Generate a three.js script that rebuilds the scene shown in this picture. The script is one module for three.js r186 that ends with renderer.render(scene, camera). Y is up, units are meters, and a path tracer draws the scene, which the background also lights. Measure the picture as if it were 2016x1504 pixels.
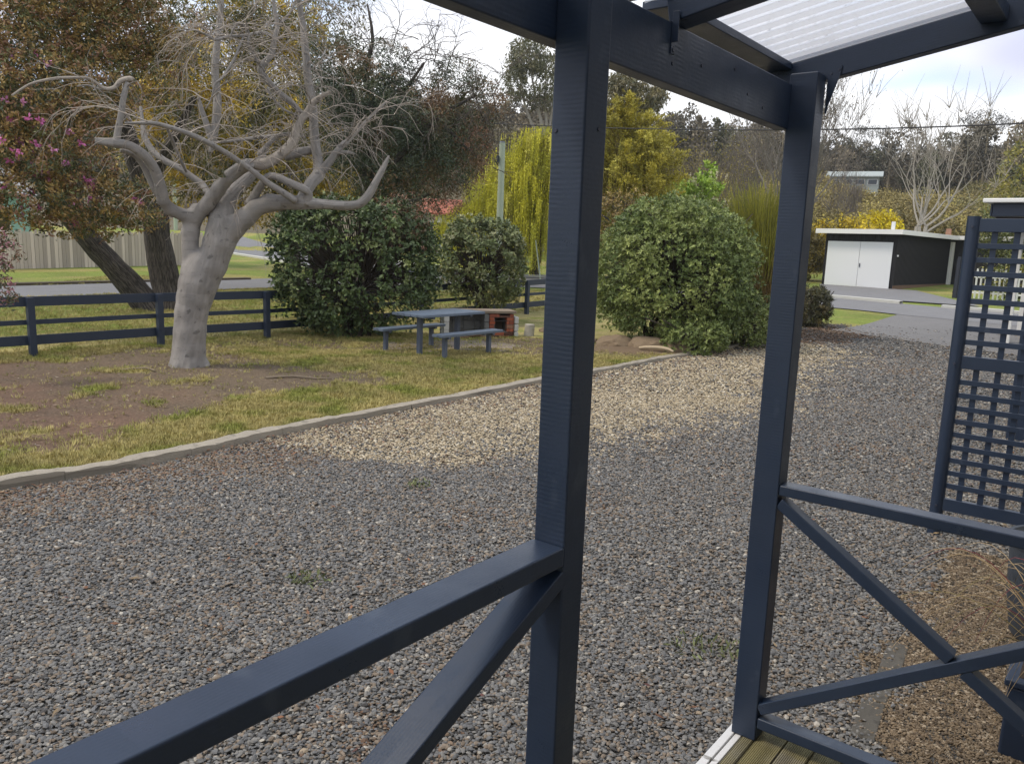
import * as THREE from 'three';
import { mergeGeometries } from 'three/addons/utils/BufferGeometryUtils.js';
import { RoundedBoxGeometry } from 'three/addons/geometries/RoundedBoxGeometry.js';
import { MarchingCubes } from 'three/addons/objects/MarchingCubes.js';
import { ImprovedNoise } from 'three/addons/math/ImprovedNoise.js';

// ---------------------------------------------------------------- camera, sky, sun, exposure
const scene = new THREE.Scene();
const camera = new THREE.PerspectiveCamera(51.17, 1024 / 763, 0.05, 1200);
camera.position.set(0, 2.0, 0);
camera.rotation.set(-0.17109, 0, 0.03557, 'XYZ');
scene.add(camera);

const renderer = new THREE.WebGLRenderer({ antialias: true });
renderer.setSize(1024, 763);
renderer.toneMapping = THREE.LinearToneMapping;
renderer.toneMappingExposure = 1.26;
renderer.shadowMap.enabled = true;

const perlin = new ImprovedNoise();
const noise = (x, y, z = 0) => perlin.noise(x, y, z);
function fbm(x, y, z = 0, o = 4) { let s = 0, a = 0.5; for (let i = 0; i < o; i++) { s += a * noise(x, y, z); x = x * 2.03 + 7.1; y = y * 2.03 + 3.7; z = z * 2.03 + 1.3; a *= 0.5; } return s; }
const clamp = (v, a = 0, b = 1) => Math.min(b, Math.max(a, v));
const lerp = (a, b, t) => a + (b - a) * t;
const smooth = (a, b, v) => { const t = clamp((v - a) / (b - a)); return t * t * (3 - 2 * t); };
function rng(seed) { let s = seed >>> 0; return () => { s = (s + 0x6D2B79F5) >>> 0; let t = s; t = Math.imul(t ^ (t >>> 15), t | 1); t ^= t + Math.imul(t ^ (t >>> 7), t | 61); return ((t ^ (t >>> 14)) >>> 0) / 4294967296; }; }

// bright broken overcast: white cloud, lavender-grey undersides and a few pale blue gaps
{
  const W = 1024, Hh = 512, d = new Float32Array(W * Hh * 4);
  for (let j = 0; j < Hh; j++) for (let i = 0; i < W; i++) {
    const el = ((j + 0.5) / Hh - 0.5) * Math.PI, az = ((i + 0.5) / W - 0.5) * 2 * Math.PI;
    const dx = Math.cos(el) * Math.cos(az), dz = Math.cos(el) * Math.sin(az), dy = Math.sin(el);
    let r, g, b;
    if (dy < -0.02) { r = 0.16; g = 0.16; b = 0.14; } else {
      const k = 1 / (Math.max(dy, 0) + 0.18);
      const cx = dx * k, cz = dz * k;
      const dens = fbm(cx * 0.9 + 4.28, cz * 0.9 - 8.31, 0.4, 5);
      const gap = smooth(-0.06, -0.32, dens);                    // pale blue holes
      const under = smooth(-0.06, 0.26, fbm(cx * 0.7 - 7.19, cz * 0.7 + 12.6, 3.3, 4)); // grey-lavender bellies
      r = lerp(1.04, 0.62, under); g = lerp(1.05, 0.64, under); b = lerp(1.08, 0.80, under);
      r = lerp(r, 0.50, gap * 0.7); g = lerp(g, 0.70, gap * 0.7); b = lerp(b, 1.02, gap * 0.7);
    }
    const o = (j * W + i) * 4; d[o] = r; d[o + 1] = g; d[o + 2] = b; d[o + 3] = 1;
  }
  const t = new THREE.DataTexture(d, W, Hh, THREE.RGBAFormat, THREE.FloatType);
  t.mapping = THREE.EquirectangularReflectionMapping; t.magFilter = THREE.LinearFilter; t.minFilter = THREE.LinearFilter; t.wrapS = THREE.RepeatWrapping; t.needsUpdate = true;
  scene.background = t; scene.environment = t;
}
const sun = new THREE.DirectionalLight(0xfff1dc, 1.9);
sun.position.set(-42, 60, -8); sun.target.position.set(0, 0, -12);
sun.castShadow = true; sun.shadow.radius = 24; sun.shadow.mapSize.set(2048, 2048);
Object.assign(sun.shadow.camera, { left: -60, right: 60, top: 60, bottom: -60, near: 1, far: 220 });
scene.add(sun, sun.target);

// ---------------------------------------------------------------- helpers
const used = new Map();
function numbered(n) { const k = used.get(n) || 0; used.set(n, k + 1); return k ? n + '_' + String(k).padStart(3, '0') : n; }
function flag(m) { m.castShadow = true; m.receiveShadow = true; return m; }
function thing(name, label, category, pos = [0, 0, 0], turn = 0, group) {
  const o = new THREE.Group(); o.name = numbered(name); o.position.set(...pos); o.rotation.y = turn;
  o.userData = { label, category }; if (group) o.userData.group = group; scene.add(o); return o;
}
function single(name, geo, mat, label, category, group) { const m = flag(new THREE.Mesh(geo, mat)); m.name = numbered(name); m.userData = { label, category }; if (group) m.userData.group = group; scene.add(m); return m; }
function structure(name, geo, mat, label) { const m = flag(new THREE.Mesh(geo, mat)); m.name = numbered(name); m.userData = { kind: 'structure', label: label || name, category: 'ground' }; scene.add(m); return m; }
function part(name, geo, mat, parent, label) { const m = flag(new THREE.Mesh(geo, mat)); m.name = name; if (label) m.userData.label = label; parent.add(m); return m; }
function stuffPart(name, geo, mat, parent) { const m = part(name, geo, mat, parent); m.userData.kind = 'stuff'; return m; }
// uv in metres from the dominant axis of the normal
function metricUV(g) {
  if (g.index) g = g.toNonIndexed();
  const p = g.attributes.position, n = g.attributes.normal, uv = new Float32Array(p.count * 2);
  for (let i = 0; i < p.count; i += 3) {
    let nx = 0, ny = 0, nz = 0; for (let k = 0; k < 3; k++) { nx += Math.abs(n.getX(i + k)); ny += Math.abs(n.getY(i + k)); nz += Math.abs(n.getZ(i + k)); }
    for (let k = 0; k < 3; k++) {
      const x = p.getX(i + k), y = p.getY(i + k), z = p.getZ(i + k); let u, v;
      if (ny >= nx && ny >= nz) { u = x; v = z; } else if (nx >= nz) { u = z; v = y; } else { u = x; v = y; }
      uv[(i + k) * 2] = u; uv[(i + k) * 2 + 1] = v;
    }
  }
  g.setAttribute('uv', new THREE.BufferAttribute(uv, 2)); return g;
}
function boxG(x0, x1, y0, y1, z0, z1, r = 0.004) {
  const w = Math.abs(x1 - x0), h = Math.abs(y1 - y0), d = Math.abs(z1 - z0);
  const g = r > 0 ? new RoundedBoxGeometry(w, h, d, 1, Math.min(r, w * 0.3, h * 0.3, d * 0.3)) : new THREE.BoxGeometry(w, h, d);
  g.translate((x0 + x1) / 2, (y0 + y1) / 2, (z0 + z1) / 2); return metricUV(g);
}
// bar from p to q (centre line), width across `side`, height across the third axis
function barG(p, q, wid, hei, side = [0, 0, 1], r = 0.004) {
  const P = new THREE.Vector3(...p), Q = new THREE.Vector3(...q), X = Q.clone().sub(P), L = X.length(); X.normalize();
  const Z = new THREE.Vector3(...side); Z.addScaledVector(X, -Z.dot(X)).normalize(); const Y = new THREE.Vector3().crossVectors(Z, X);
  const g = boxG(-L / 2, L / 2, -hei / 2, hei / 2, -wid / 2, wid / 2, r);
  g.applyMatrix4(new THREE.Matrix4().makeBasis(X, Y, Z).setPosition((p[0] + q[0]) / 2, (p[1] + q[1]) / 2, (p[2] + q[2]) / 2)); return g;
}
function cylG(p, q, r0, r1 = r0, n = 12) {
  const P = new THREE.Vector3(...p), Q = new THREE.Vector3(...q), D = Q.clone().sub(P), L = D.length();
  const g = new THREE.CylinderGeometry(r1, r0, L, n, 1); g.translate(0, L / 2, 0);
  g.applyQuaternion(new THREE.Quaternion().setFromUnitVectors(new THREE.Vector3(0, 1, 0), D.normalize())); g.translate(...p); return g.toNonIndexed();
}
const merge = (l) => mergeGeometries(l.map((g) => { const h = g.index ? g.toNonIndexed() : g; for (const k of Object.keys(h.attributes)) if (!['position', 'normal', 'uv', 'color'].includes(k)) h.deleteAttribute(k); return h; }));
// smooth tube through [x,y,z,r] points
function tubeG(pts, sides = 8, sub = 3, lump = 0, seed = 0, cap = true) {
  const n = pts.length, path = [];
  for (let i = 0; i < n - 1; i++) {
    const a = pts[Math.max(0, i - 1)], b = pts[i], c = pts[i + 1], d = pts[Math.min(n - 1, i + 2)];
    for (let s = 0; s < sub; s++) { const t = s / sub, t2 = t * t, t3 = t2 * t, o = [];
      for (let k = 0; k < 4; k++) o.push(0.5 * (2 * b[k] + (c[k] - a[k]) * t + (2 * a[k] - 5 * b[k] + 4 * c[k] - d[k]) * t2 + (3 * b[k] - a[k] - 3 * c[k] + d[k]) * t3));
      path.push(o); }
  }
  path.push(pts[n - 1].slice());
  const m = path.length, pos = [], uv = [], idx = [];
  let T = new THREE.Vector3(), N = new THREE.Vector3(), B = new THREE.Vector3(), prev = null, len = 0;
  for (let i = 0; i < m; i++) {
    const a = path[Math.max(0, i - 1)], b = path[Math.min(m - 1, i + 1)];
    T.set(b[0] - a[0], b[1] - a[1], b[2] - a[2]).normalize();
    if (!prev) { N.set(Math.abs(T.y) > 0.9 ? 1 : 0, Math.abs(T.y) > 0.9 ? 0 : 1, 0); } else N.copy(prev);
    N.addScaledVector(T, -N.dot(T)).normalize(); prev = N.clone(); B.crossVectors(T, N);
    if (i) len += Math.hypot(path[i][0] - path[i - 1][0], path[i][1] - path[i - 1][1], path[i][2] - path[i - 1][2]);
    const r0 = Math.max(0.0008, path[i][3]);
    for (let s = 0; s <= sides; s++) {
      const an = (s % sides) / sides * Math.PI * 2, cs = Math.cos(an), sn = Math.sin(an);
      let r = r0; if (lump) r *= 1 + lump * (fbm(cs * 1.3 + seed, sn * 1.3, len * 0.9 + seed, 2) * 2 + 0.5 * noise(cs * 0.8 + seed, sn * 0.8 + len * 2.6, seed));
      pos.push(path[i][0] + (N.x * cs + B.x * sn) * r, path[i][1] + (N.y * cs + B.y * sn) * r, path[i][2] + (N.z * cs + B.z * sn) * r);
      uv.push(s / sides * Math.max(1, Math.round(2 * Math.PI * pts[0][3] / 0.35)) * 0.5, len);
    }
  }
  const w = sides + 1;
  for (let i = 0; i < m - 1; i++) for (let s = 0; s < sides; s++) { const a = i * w + s, b = a + 1, c = a + w, d = c + 1; idx.push(a, b, c, b, d, c); }
  if (cap) { for (const e of [0, m - 1]) { const k = pos.length / 3; pos.push(path[e][0], path[e][1], path[e][2]); uv.push(0, 0); for (let s = 0; s < sides; s++) e ? idx.push(k, e * w + s, e * w + s + 1) : idx.push(k, s + 1, s); } }
  const g = new THREE.BufferGeometry(); g.setAttribute('position', new THREE.Float32BufferAttribute(pos, 3)); g.setAttribute('uv', new THREE.Float32BufferAttribute(uv, 2)); g.setIndex(idx); g.computeVertexNormals();
  // weld the normals on the seam
  const nr = g.attributes.normal; for (let i = 0; i < m; i++) { const a = i * w, b = a + sides; const v = new THREE.Vector3(nr.getX(a) + nr.getX(b), nr.getY(a) + nr.getY(b), nr.getZ(a) + nr.getZ(b)).normalize(); nr.setXYZ(a, v.x, v.y, v.z); nr.setXYZ(b, v.x, v.y, v.z); }
  return g;
}
// collector of leaves, strips and twigs with vertex colours
class Leaves {
  constructor() { this.p = []; this.c = []; this.i = []; }
  leaf(x, y, z, dx, dy, dz, sx, sy, sz, len, wid, col) {
    const k = this.p.length / 3, h = len * 0.45, w = wid / 2;
    this.p.push(x, y, z, x + dx * h + sx * w, y + dy * h + sy * w, z + dz * h + sz * w, x + dx * len, y + dy * len, z + dz * len, x + dx * h - sx * w, y + dy * h - sy * w, z + dz * h - sz * w);
    for (let q = 0; q < 4; q++) this.c.push(col[0], col[1], col[2]);
    this.i.push(k, k + 1, k + 2, k, k + 2, k + 3);
  }
  random(R, x, y, z, len, wid, col, up = 0) {
    let dx = R() * 2 - 1, dy = R() * 2 - 1 + up, dz = R() * 2 - 1, l = Math.hypot(dx, dy, dz) || 1; dx /= l; dy /= l; dz /= l;
    let sx = R() * 2 - 1, sy = (R() * 2 - 1) * 0.6, sz = R() * 2 - 1, d = sx * dx + sy * dy + sz * dz; sx -= d * dx; sy -= d * dy; sz -= d * dz; l = Math.hypot(sx, sy, sz) || 1;
    this.leaf(x, y, z, dx, dy, dz, sx / l, sy / l, sz / l, len, wid, col);
  }
  // three-sided twig along points
  twig(pts, r0, r1, col) {
    const n = pts.length, k = this.p.length / 3;
    for (let i = 0; i < n; i++) {
      const r = lerp(r0, r1, i / (n - 1)), a = pts[Math.max(0, i - 1)], b = pts[Math.min(n - 1, i + 1)];
      let tx = b[0] - a[0], ty = b[1] - a[1], tz = b[2] - a[2], l = Math.hypot(tx, ty, tz) || 1; tx /= l; ty /= l; tz /= l;
      let nx = ty > 0.9 || ty < -0.9 ? 1 : 0, ny = nx ? 0 : 1, nz = 0; const d = nx * tx + ny * ty; nx -= d * tx; ny -= d * ty; nz -= d * tz; l = Math.hypot(nx, ny, nz); nx /= l; ny /= l; nz /= l;
      const bx = ty * nz - tz * ny, by = tz * nx - tx * nz, bz = tx * ny - ty * nx;
      for (let s = 0; s < 3; s++) { const c = Math.cos(s * 2.0944) * r, q = Math.sin(s * 2.0944) * r; this.p.push(pts[i][0] + nx * c + bx * q, pts[i][1] + ny * c + by * q, pts[i][2] + nz * c + bz * q); this.c.push(col[0], col[1], col[2]); }
    }
    for (let i = 0; i < n - 1; i++) for (let s = 0; s < 3; s++) { const a = k + i * 3 + s, b = k + i * 3 + (s + 1) % 3; this.i.push(a, b, a + 3, b, b + 3, a + 3); }
  }
  build() {
    const g = new THREE.BufferGeometry(); g.setAttribute('position', new THREE.Float32BufferAttribute(this.p, 3)); g.setAttribute('color', new THREE.Float32BufferAttribute(this.c, 3)); g.setIndex(this.i); g.computeVertexNormals(); return g;
  }
}
const gauss = (R) => (R() + R() + R() + R() - 2) * 0.87;
const jit = (R, c, s) => { const k = 1 + (R() - 0.5) * 2 * s; return [c[0] * k, c[1] * k, c[2] * k]; };
// scatter clusters of leaves through ellipsoids [x,y,z,rx,ry,rz]
function scatter(L, R, ells, o) {
  const vol = ells.map((e) => e[3] * e[4] * e[5]), tot = vol.reduce((a, b) => a + b, 0);
  for (let k = 0; k < o.clusters; k++) {
    let t = R() * tot, ei = 0; while (ei < ells.length - 1 && t > vol[ei]) t -= vol[ei++];
    const e = ells[ei]; let x, y, z, q;
    do { x = R() * 2 - 1; y = R() * 2 - 1; z = R() * 2 - 1; q = x * x + y * y + z * z; } while (q > 1 || q < (o.hollow || 0.15) * R());
    const cx = e[0] + x * e[3], cy = e[1] + y * e[4], cz = e[2] + z * e[5];
    if (o.keep && !o.keep(cx, cy, cz)) continue;
    const base = o.color(R, cx, cy, cz);
    for (let n = 0; n < o.leaves; n++) {
      const rr = o.spread;
      L.random(R, cx + gauss(R) * rr, cy + gauss(R) * rr * 0.8, cz + gauss(R) * rr, o.len * (0.7 + R() * 0.6), o.wid * (0.7 + R() * 0.6), jit(R, base, 0.28), o.up || 0);
    }
  }
}
// ---------------------------------------------------------------- textures
const toS = (v) => { v = clamp(v); return Math.round(255 * (v <= 0.0031308 ? 12.92 * v : 1.055 * Math.pow(v, 1 / 2.4) - 0.055)); };
function colorTex(n, m, fn, rx = 1, ry = 1) {
  const d = new Uint8Array(n * m * 4);
  for (let j = 0; j < m; j++) for (let i = 0; i < n; i++) { const c = fn(i / n, j / m, i, j), o = (j * n + i) * 4; d[o] = toS(c[0]); d[o + 1] = toS(c[1]); d[o + 2] = toS(c[2]); d[o + 3] = 255; }
  const t = new THREE.DataTexture(d, n, m); t.colorSpace = THREE.SRGBColorSpace; return finish(t, rx, ry);
}
function grayTex(n, m, fn, rx = 1, ry = 1) {
  const d = new Uint8Array(n * m * 4);
  for (let j = 0; j < m; j++) for (let i = 0; i < n; i++) { const v = Math.round(255 * clamp(fn(i / n, j / m, i, j))), o = (j * n + i) * 4; d[o] = d[o + 1] = d[o + 2] = v; d[o + 3] = 255; }
  return finish(new THREE.DataTexture(d, n, m), rx, ry);
}
function finish(t, rx, ry) { t.magFilter = THREE.LinearFilter; t.minFilter = THREE.LinearMipmapLinearFilter; t.generateMipmaps = true; t.wrapS = t.wrapT = THREE.RepeatWrapping; t.repeat.set(rx, ry); t.needsUpdate = true; return t; }
const lin = (r, g, b) => new THREE.Color().setRGB(r, g, b);
const std = (o) => new THREE.MeshStandardMaterial(o);

const TR = rng(11);
const speck = (n) => { const a = new Float32Array(n * n); for (let i = 0; i < a.length; i++) a[i] = TR(); return a; };
const SP = speck(512);
const sp = (i, j) => SP[(j & 511) * 512 + (i & 511)];

// rough-sawn painted timber: saw lines across the grain, dabs and pits
const sawn = grayTex(512, 512, (u, v, i, j) => 0.5 + 0.16 * Math.sin(j * 0.55 + 2.5 * noise(u * 6, v * 8)) * (0.5 + noise(u * 9, v * 3, 2)) + 0.25 * fbm(u * 30, v * 30, 1, 3) + 0.10 * (sp(i, j) - 0.5), 2.2, 2.2);
const navyMap = colorTex(512, 512, (u, v, i, j) => { const k = 1 + 0.22 * fbm(u * 5, v * 5, 4, 4) + 0.10 * (sp(i, j) - 0.5), f = smooth(0.26, 0.40, fbm(u * 14, v * 9, 8, 4)) * 0.5; return [0.0185 * k + f * 0.03, 0.0315 * k + f * 0.034, 0.060 * k + f * 0.036]; }, 0.7, 0.7);
const sawnFine = sawn.clone(); sawnFine.repeat.set(3, 3); sawnFine.needsUpdate = true;
const M = {};
const navyRough = grayTex(512, 512, (u, v, i, j) => 0.42 + 0.28 * fbm(u * 7, v * 7, 6, 4) + 0.10 * (sp(i, j) - 0.5), 0.9, 0.9);
M.navy = std({ map: navyMap, roughness: 1, roughnessMap: navyRough, bumpMap: sawn, bumpScale: 0.0007 });
M.navySmooth = std({ map: navyMap, roughness: 0.9, roughnessMap: navyRough, bumpMap: sawnFine, bumpScale: 0.0004 });
M.navyFar = std({ color: lin(0.020, 0.031, 0.056), roughness: 0.5 });
M.greyBlue = std({ color: lin(0.085, 0.105, 0.145), roughness: 0.5 });
M.bolt = std({ color: lin(0.06, 0.065, 0.09), roughness: 0.4, metalness: 0.5 });
M.white = std({ color: lin(0.78, 0.78, 0.76), roughness: 0.55 });
const concMap = colorTex(512, 512, (u, v, i, j) => { const k = 0.30 + 0.09 * fbm(u * 6, v * 6, 2, 5) + 0.05 * (sp(i, j) - 0.5) - 0.10 * smooth(0.12, 0.3, fbm(u * 11, v * 11, 9, 4)); return [k * 1.02, k * 0.98, k * 0.90]; }, 0.9, 0.9);
const concBump = grayTex(512, 512, (u, v, i, j) => 0.5 + 0.5 * fbm(u * 18, v * 18, 5, 4) + 0.2 * (sp(i, j) - 0.5), 0.9, 0.9);
M.concrete = std({ map: concMap, roughness: 0.9, bumpMap: concBump, bumpScale: 0.006 });
M.edging = std({ map: concMap, color: lin(1.0, 0.93, 0.82), roughness: 0.95, bumpMap: concBump, bumpScale: 0.014 });
M.block = std({ map: concMap, color: lin(0.50, 0.52, 0.53), roughness: 0.95, bumpMap: concBump, bumpScale: 0.008 });
M.kerbPale = std({ color: lin(0.52, 0.52, 0.48), roughness: 0.9, bumpMap: concBump, bumpScale: 0.006 });
const LIMBS = {
  trunk: [[-4.905,-0.063,-11.909,0.295],[-4.909,0.031,-11.908,0.26],[-4.896,0.247,-11.913,0.232],[-4.874,0.555,-11.922,0.224],[-4.847,0.822,-11.933,0.227],[-4.801,1.051,-11.952,0.246],[-4.756,1.24,-11.97,0.265],[-4.732,1.392,-11.979,0.253],[-4.715,1.527,-11.986,0.206],[-4.706,1.632,-11.99,0.137],[-4.704,1.692,-11.99,0.053]],
  stemL: [[-4.848,0.784,-11.933,0.131],[-4.827,1.05,-11.941,0.146],[-4.821,1.269,-11.944,0.149],[-4.836,1.464,-11.959,0.137],[-4.851,1.761,-11.985,0.114],[-4.844,2.021,-11.989,0.122],[-4.805,2.222,-12.004,0.136],[-4.757,2.342,-12.023,0.091]],
  stemR: [[-4.808,0.784,-11.949,0.131],[-4.729,1.013,-11.98,0.162],[-4.657,1.257,-12.009,0.192],[-4.566,1.509,-12.011,0.215],[-4.444,1.85,-12.036,0.222],[-4.407,2.15,-12.081,0.206],[-4.392,2.413,-12.161,0.153],[-4.261,2.638,-12.261,0.108],[-4.109,2.822,-12.365,0.093],[-4.011,2.975,-12.45,0.078],[-3.954,3.153,-12.573,0.055],[-3.895,3.365,-12.696,0.039],[-3.785,3.507,-12.833,0.032]],
  L1: [[-4.792,2.193,-11.988,0.114],[-4.895,2.245,-11.914,0.09],[-5.03,2.314,-11.748,0.082],[-5.072,2.442,-11.621,0.077],[-5.073,2.674,-11.512,0.072],[-5.096,2.87,-11.392,0.068],[-5.16,3.024,-11.254,0.067],[-5.276,3.121,-11.144,0.062],[-5.409,3.142,-11.025,0.062],[-5.539,3.149,-10.96,0.051],[-5.634,3.159,-10.911,0.037]],
  L1b: [[-5.081,2.416,-11.672,0.059],[-5.153,2.578,-11.586,0.055],[-5.224,2.748,-11.554,0.051],[-5.269,2.906,-11.479,0.047],[-5.32,3.007,-11.4,0.043],[-5.378,3.051,-11.262,0.032],[-5.434,3.066,-11.179,0.024]],
  L2: [[-4.755,2.223,-11.97,0.106],[-4.557,2.419,-11.94,0.102],[-4.356,2.645,-11.855,0.097],[-4.171,2.809,-11.762,0.092],[-3.999,2.924,-11.716,0.088],[-3.849,2.987,-11.661,0.08],[-3.823,3.0,-11.649,0.058]],
  R1: [[-4.376,1.927,-12.061,0.184],[-4.207,2.112,-12.068,0.153],[-4.039,2.251,-12.072,0.137],[-3.885,2.397,-12.07,0.125],[-3.69,2.478,-12.079,0.122],[-3.461,2.486,-12.095,0.114],[-3.244,2.487,-12.103,0.11],[-3.076,2.485,-12.095,0.088],[-2.865,2.485,-12.095,0.072],[-2.567,2.481,-12.111,0.069],[-2.378,2.519,-12.149,0.065],[-2.247,2.644,-12.174,0.065],[-2.131,2.848,-12.195,0.053],[-2.029,3.044,-12.213,0.042],[-1.964,3.186,-12.223,0.023],[-1.942,3.231,-12.227,0.008]],
  R2: [[-3.147,2.474,-12.077,0.076],[-3.098,2.621,-12.038,0.064],[-3.155,2.687,-11.971,0.06],[-3.341,2.764,-11.921,0.056],[-3.531,2.843,-11.918,0.052],[-3.682,2.843,-11.977,0.052],[-3.787,2.725,-11.996,0.053],[-3.909,2.565,-12.063,0.061],[-4.008,2.445,-12.083,0.061]],
  L3: [[-3.261,2.508,-11.943,0.053],[-3.464,2.65,-11.781,0.048],[-3.608,2.751,-11.686,0.044],[-3.774,2.891,-11.58,0.04],[-3.898,2.989,-11.487,0.039],[-4.092,3.12,-11.366,0.039],[-4.298,3.239,-11.183,0.035],[-4.483,3.315,-11.002,0.031],[-4.667,3.368,-10.871,0.03],[-4.791,3.386,-10.762,0.027],[-4.933,3.372,-10.697,0.023],[-5.094,3.356,-10.622,0.013]],
  R3: [[-3.257,2.504,-12.151,0.084],[-3.196,2.661,-12.271,0.092],[-3.148,2.805,-12.386,0.093],[-3.077,2.937,-12.507,0.094],[-3.081,3.077,-12.558,0.078],[-3.121,3.305,-12.599,0.071],[-3.16,3.534,-12.641,0.067],[-3.186,3.771,-12.686,0.063],[-3.225,4.111,-12.728,0.059],[-3.279,4.353,-12.766,0.059],[-3.292,4.573,-12.762,0.055],[-3.331,4.859,-12.804,0.051],[-3.37,5.16,-12.845,0.047],[-3.411,5.402,-12.835,0.043],[-3.451,5.728,-12.824,0.035],[-3.503,6.147,-12.81,0.023]],
  R3b: [[-3.07,2.937,-12.509,0.078],[-2.959,3.064,-12.535,0.067],[-2.833,3.236,-12.565,0.059],[-2.715,3.393,-12.591,0.051],[-2.606,3.511,-12.665,0.035],[-2.391,3.771,-12.758,0.024],[-2.105,4.106,-12.909,0.016]],
  R3c: [[-2.819,3.252,-12.568,0.035],[-2.664,3.28,-12.499,0.031],[-2.504,3.256,-12.43,0.019]],
  R4: [[-3.951,3.036,-11.838,0.044],[-3.872,3.015,-11.885,0.067],[-3.761,3.003,-11.952,0.082],[-3.611,3.097,-12.051,0.075],[-3.458,3.25,-12.147,0.072],[-3.373,3.385,-12.223,0.072],[-3.342,3.539,-12.283,0.065],[-3.283,3.711,-12.351,0.061],[-3.21,3.826,-12.422,0.058],[-3.121,4.001,-12.496,0.05],[-2.867,4.148,-12.454,0.023]],
  R5: [[-3.57,3.172,-12.48,0.058],[-3.46,3.226,-12.531,0.07],[-3.352,3.266,-12.591,0.071],[-3.248,3.301,-12.67,0.067],[-3.144,3.345,-12.696,0.055]],
  U1: [[-3.277,3.771,-12.56,0.035],[-3.433,3.956,-12.466,0.046],[-3.628,4.105,-12.359,0.049],[-3.769,4.268,-12.264,0.049],[-3.826,4.372,-12.194,0.049],[-3.757,4.484,-12.215,0.045],[-3.674,4.605,-12.24,0.041],[-3.63,4.819,-12.254,0.037],[-3.587,5.005,-12.266,0.033],[-3.624,5.222,-12.255,0.03],[-3.66,5.547,-12.245,0.022]],
  U2: [[-3.773,4.356,-12.21,0.026],[-3.86,4.507,-12.078,0.022],[-3.912,4.643,-11.956,0.022],[-3.915,4.833,-11.955,0.018],[-3.991,4.912,-11.825,0.018],[-4.075,4.815,-11.796,0.014],[-4.117,4.663,-11.782,0.007]],
  U3: [[-3.644,4.832,-12.25,0.026],[-3.748,4.864,-12.113,0.026],[-3.968,4.773,-11.938,0.022],[-4.141,4.714,-11.773,0.021],[-4.258,4.634,-11.625,0.021],[-4.344,4.663,-11.486,0.017],[-4.498,4.709,-11.426,0.014],[-4.664,4.673,-11.36,0.007]],
  U4: [[-3.981,4.758,-11.933,0.018],[-4.017,4.553,-11.816,0.018],[-4.065,4.349,-11.694,0.018],[-4.162,4.116,-11.553,0.018],[-4.25,4.033,-11.521,0.014],[-4.292,3.848,-11.506,0.011],[-4.37,3.693,-11.476,0.007]],
  U5: [[-3.28,3.755,-12.455,0.015],[-3.479,3.824,-12.193,0.019],[-3.619,3.979,-12.048,0.015],[-3.684,4.113,-12.029,0.011]],
  U6: [[-3.627,5.014,-12.254,0.019],[-3.518,5.123,-12.39,0.019],[-3.432,5.329,-12.518,0.015],[-3.374,5.503,-12.534,0.011]],
  U7: [[-3.996,3.196,-12.56,0.039],[-3.837,3.387,-12.609,0.039],[-3.743,3.505,-12.69,0.035],[-3.575,3.554,-12.79,0.028],[-3.38,3.535,-12.946,0.02]],
  U8: [[-3.743,3.505,-12.69,0.032],[-4.007,3.477,-12.661,0.028],[-4.321,3.422,-12.663,0.024],[-4.632,3.38,-12.659,0.02],[-4.873,3.359,-12.676,0.012]],
  L4: [[-4.526,2.455,-12.058,0.053],[-4.746,2.698,-12.296,0.054],[-4.912,2.815,-12.338,0.05],[-5.13,2.958,-12.358,0.05],[-5.335,3.042,-12.379,0.05],[-5.537,3.185,-12.4,0.046],[-5.673,3.393,-12.448,0.043],[-5.733,3.587,-12.531,0.035],[-5.791,3.856,-12.614,0.023]],
  L5: [[-4.964,2.891,-12.209,0.023],[-4.995,3.143,-11.98,0.026],[-4.985,3.33,-11.767,0.026],[-4.963,3.455,-11.56,0.021]],
  L6: [[-5.403,3.142,-11.027,0.048],[-5.387,3.275,-11.035,0.045],[-5.345,3.501,-11.056,0.041],[-5.303,3.752,-11.076,0.038],[-5.257,3.938,-11.098,0.031]],
  L7: [[-5.189,3.972,-11.13,0.031],[-5.233,3.986,-11.109,0.038],[-5.333,3.942,-11.061,0.034],[-5.402,3.85,-11.028,0.031],[-5.51,3.83,-10.974,0.027],[-5.636,3.923,-10.854,0.02],[-5.766,3.907,-10.729,0.02],[-5.932,3.86,-10.58,0.02],[-6.137,3.758,-10.405,0.016],[-6.32,3.593,-10.295,0.013]],
  L8: [[-5.468,3.822,-10.995,0.02],[-5.585,3.82,-10.937,0.017],[-5.688,3.845,-10.883,0.013],[-5.793,3.818,-10.828,0.007]],
  T1: [[-4.957,3.276,-13.179,0.037],[-4.876,3.674,-13.209,0.061],[-4.837,4.065,-13.223,0.069],[-4.856,4.448,-13.216,0.065],[-4.851,4.677,-13.218,0.061],[-4.797,5.137,-13.238,0.048],[-4.744,5.592,-13.257,0.04],[-4.705,6.041,-13.271,0.028]],
  T2: [[-4.912,3.358,-13.195,0.049],[-4.989,3.664,-13.166,0.053],[-5.067,3.928,-13.137,0.041],[-5.103,4.116,-13.123,0.024]]
};
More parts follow.
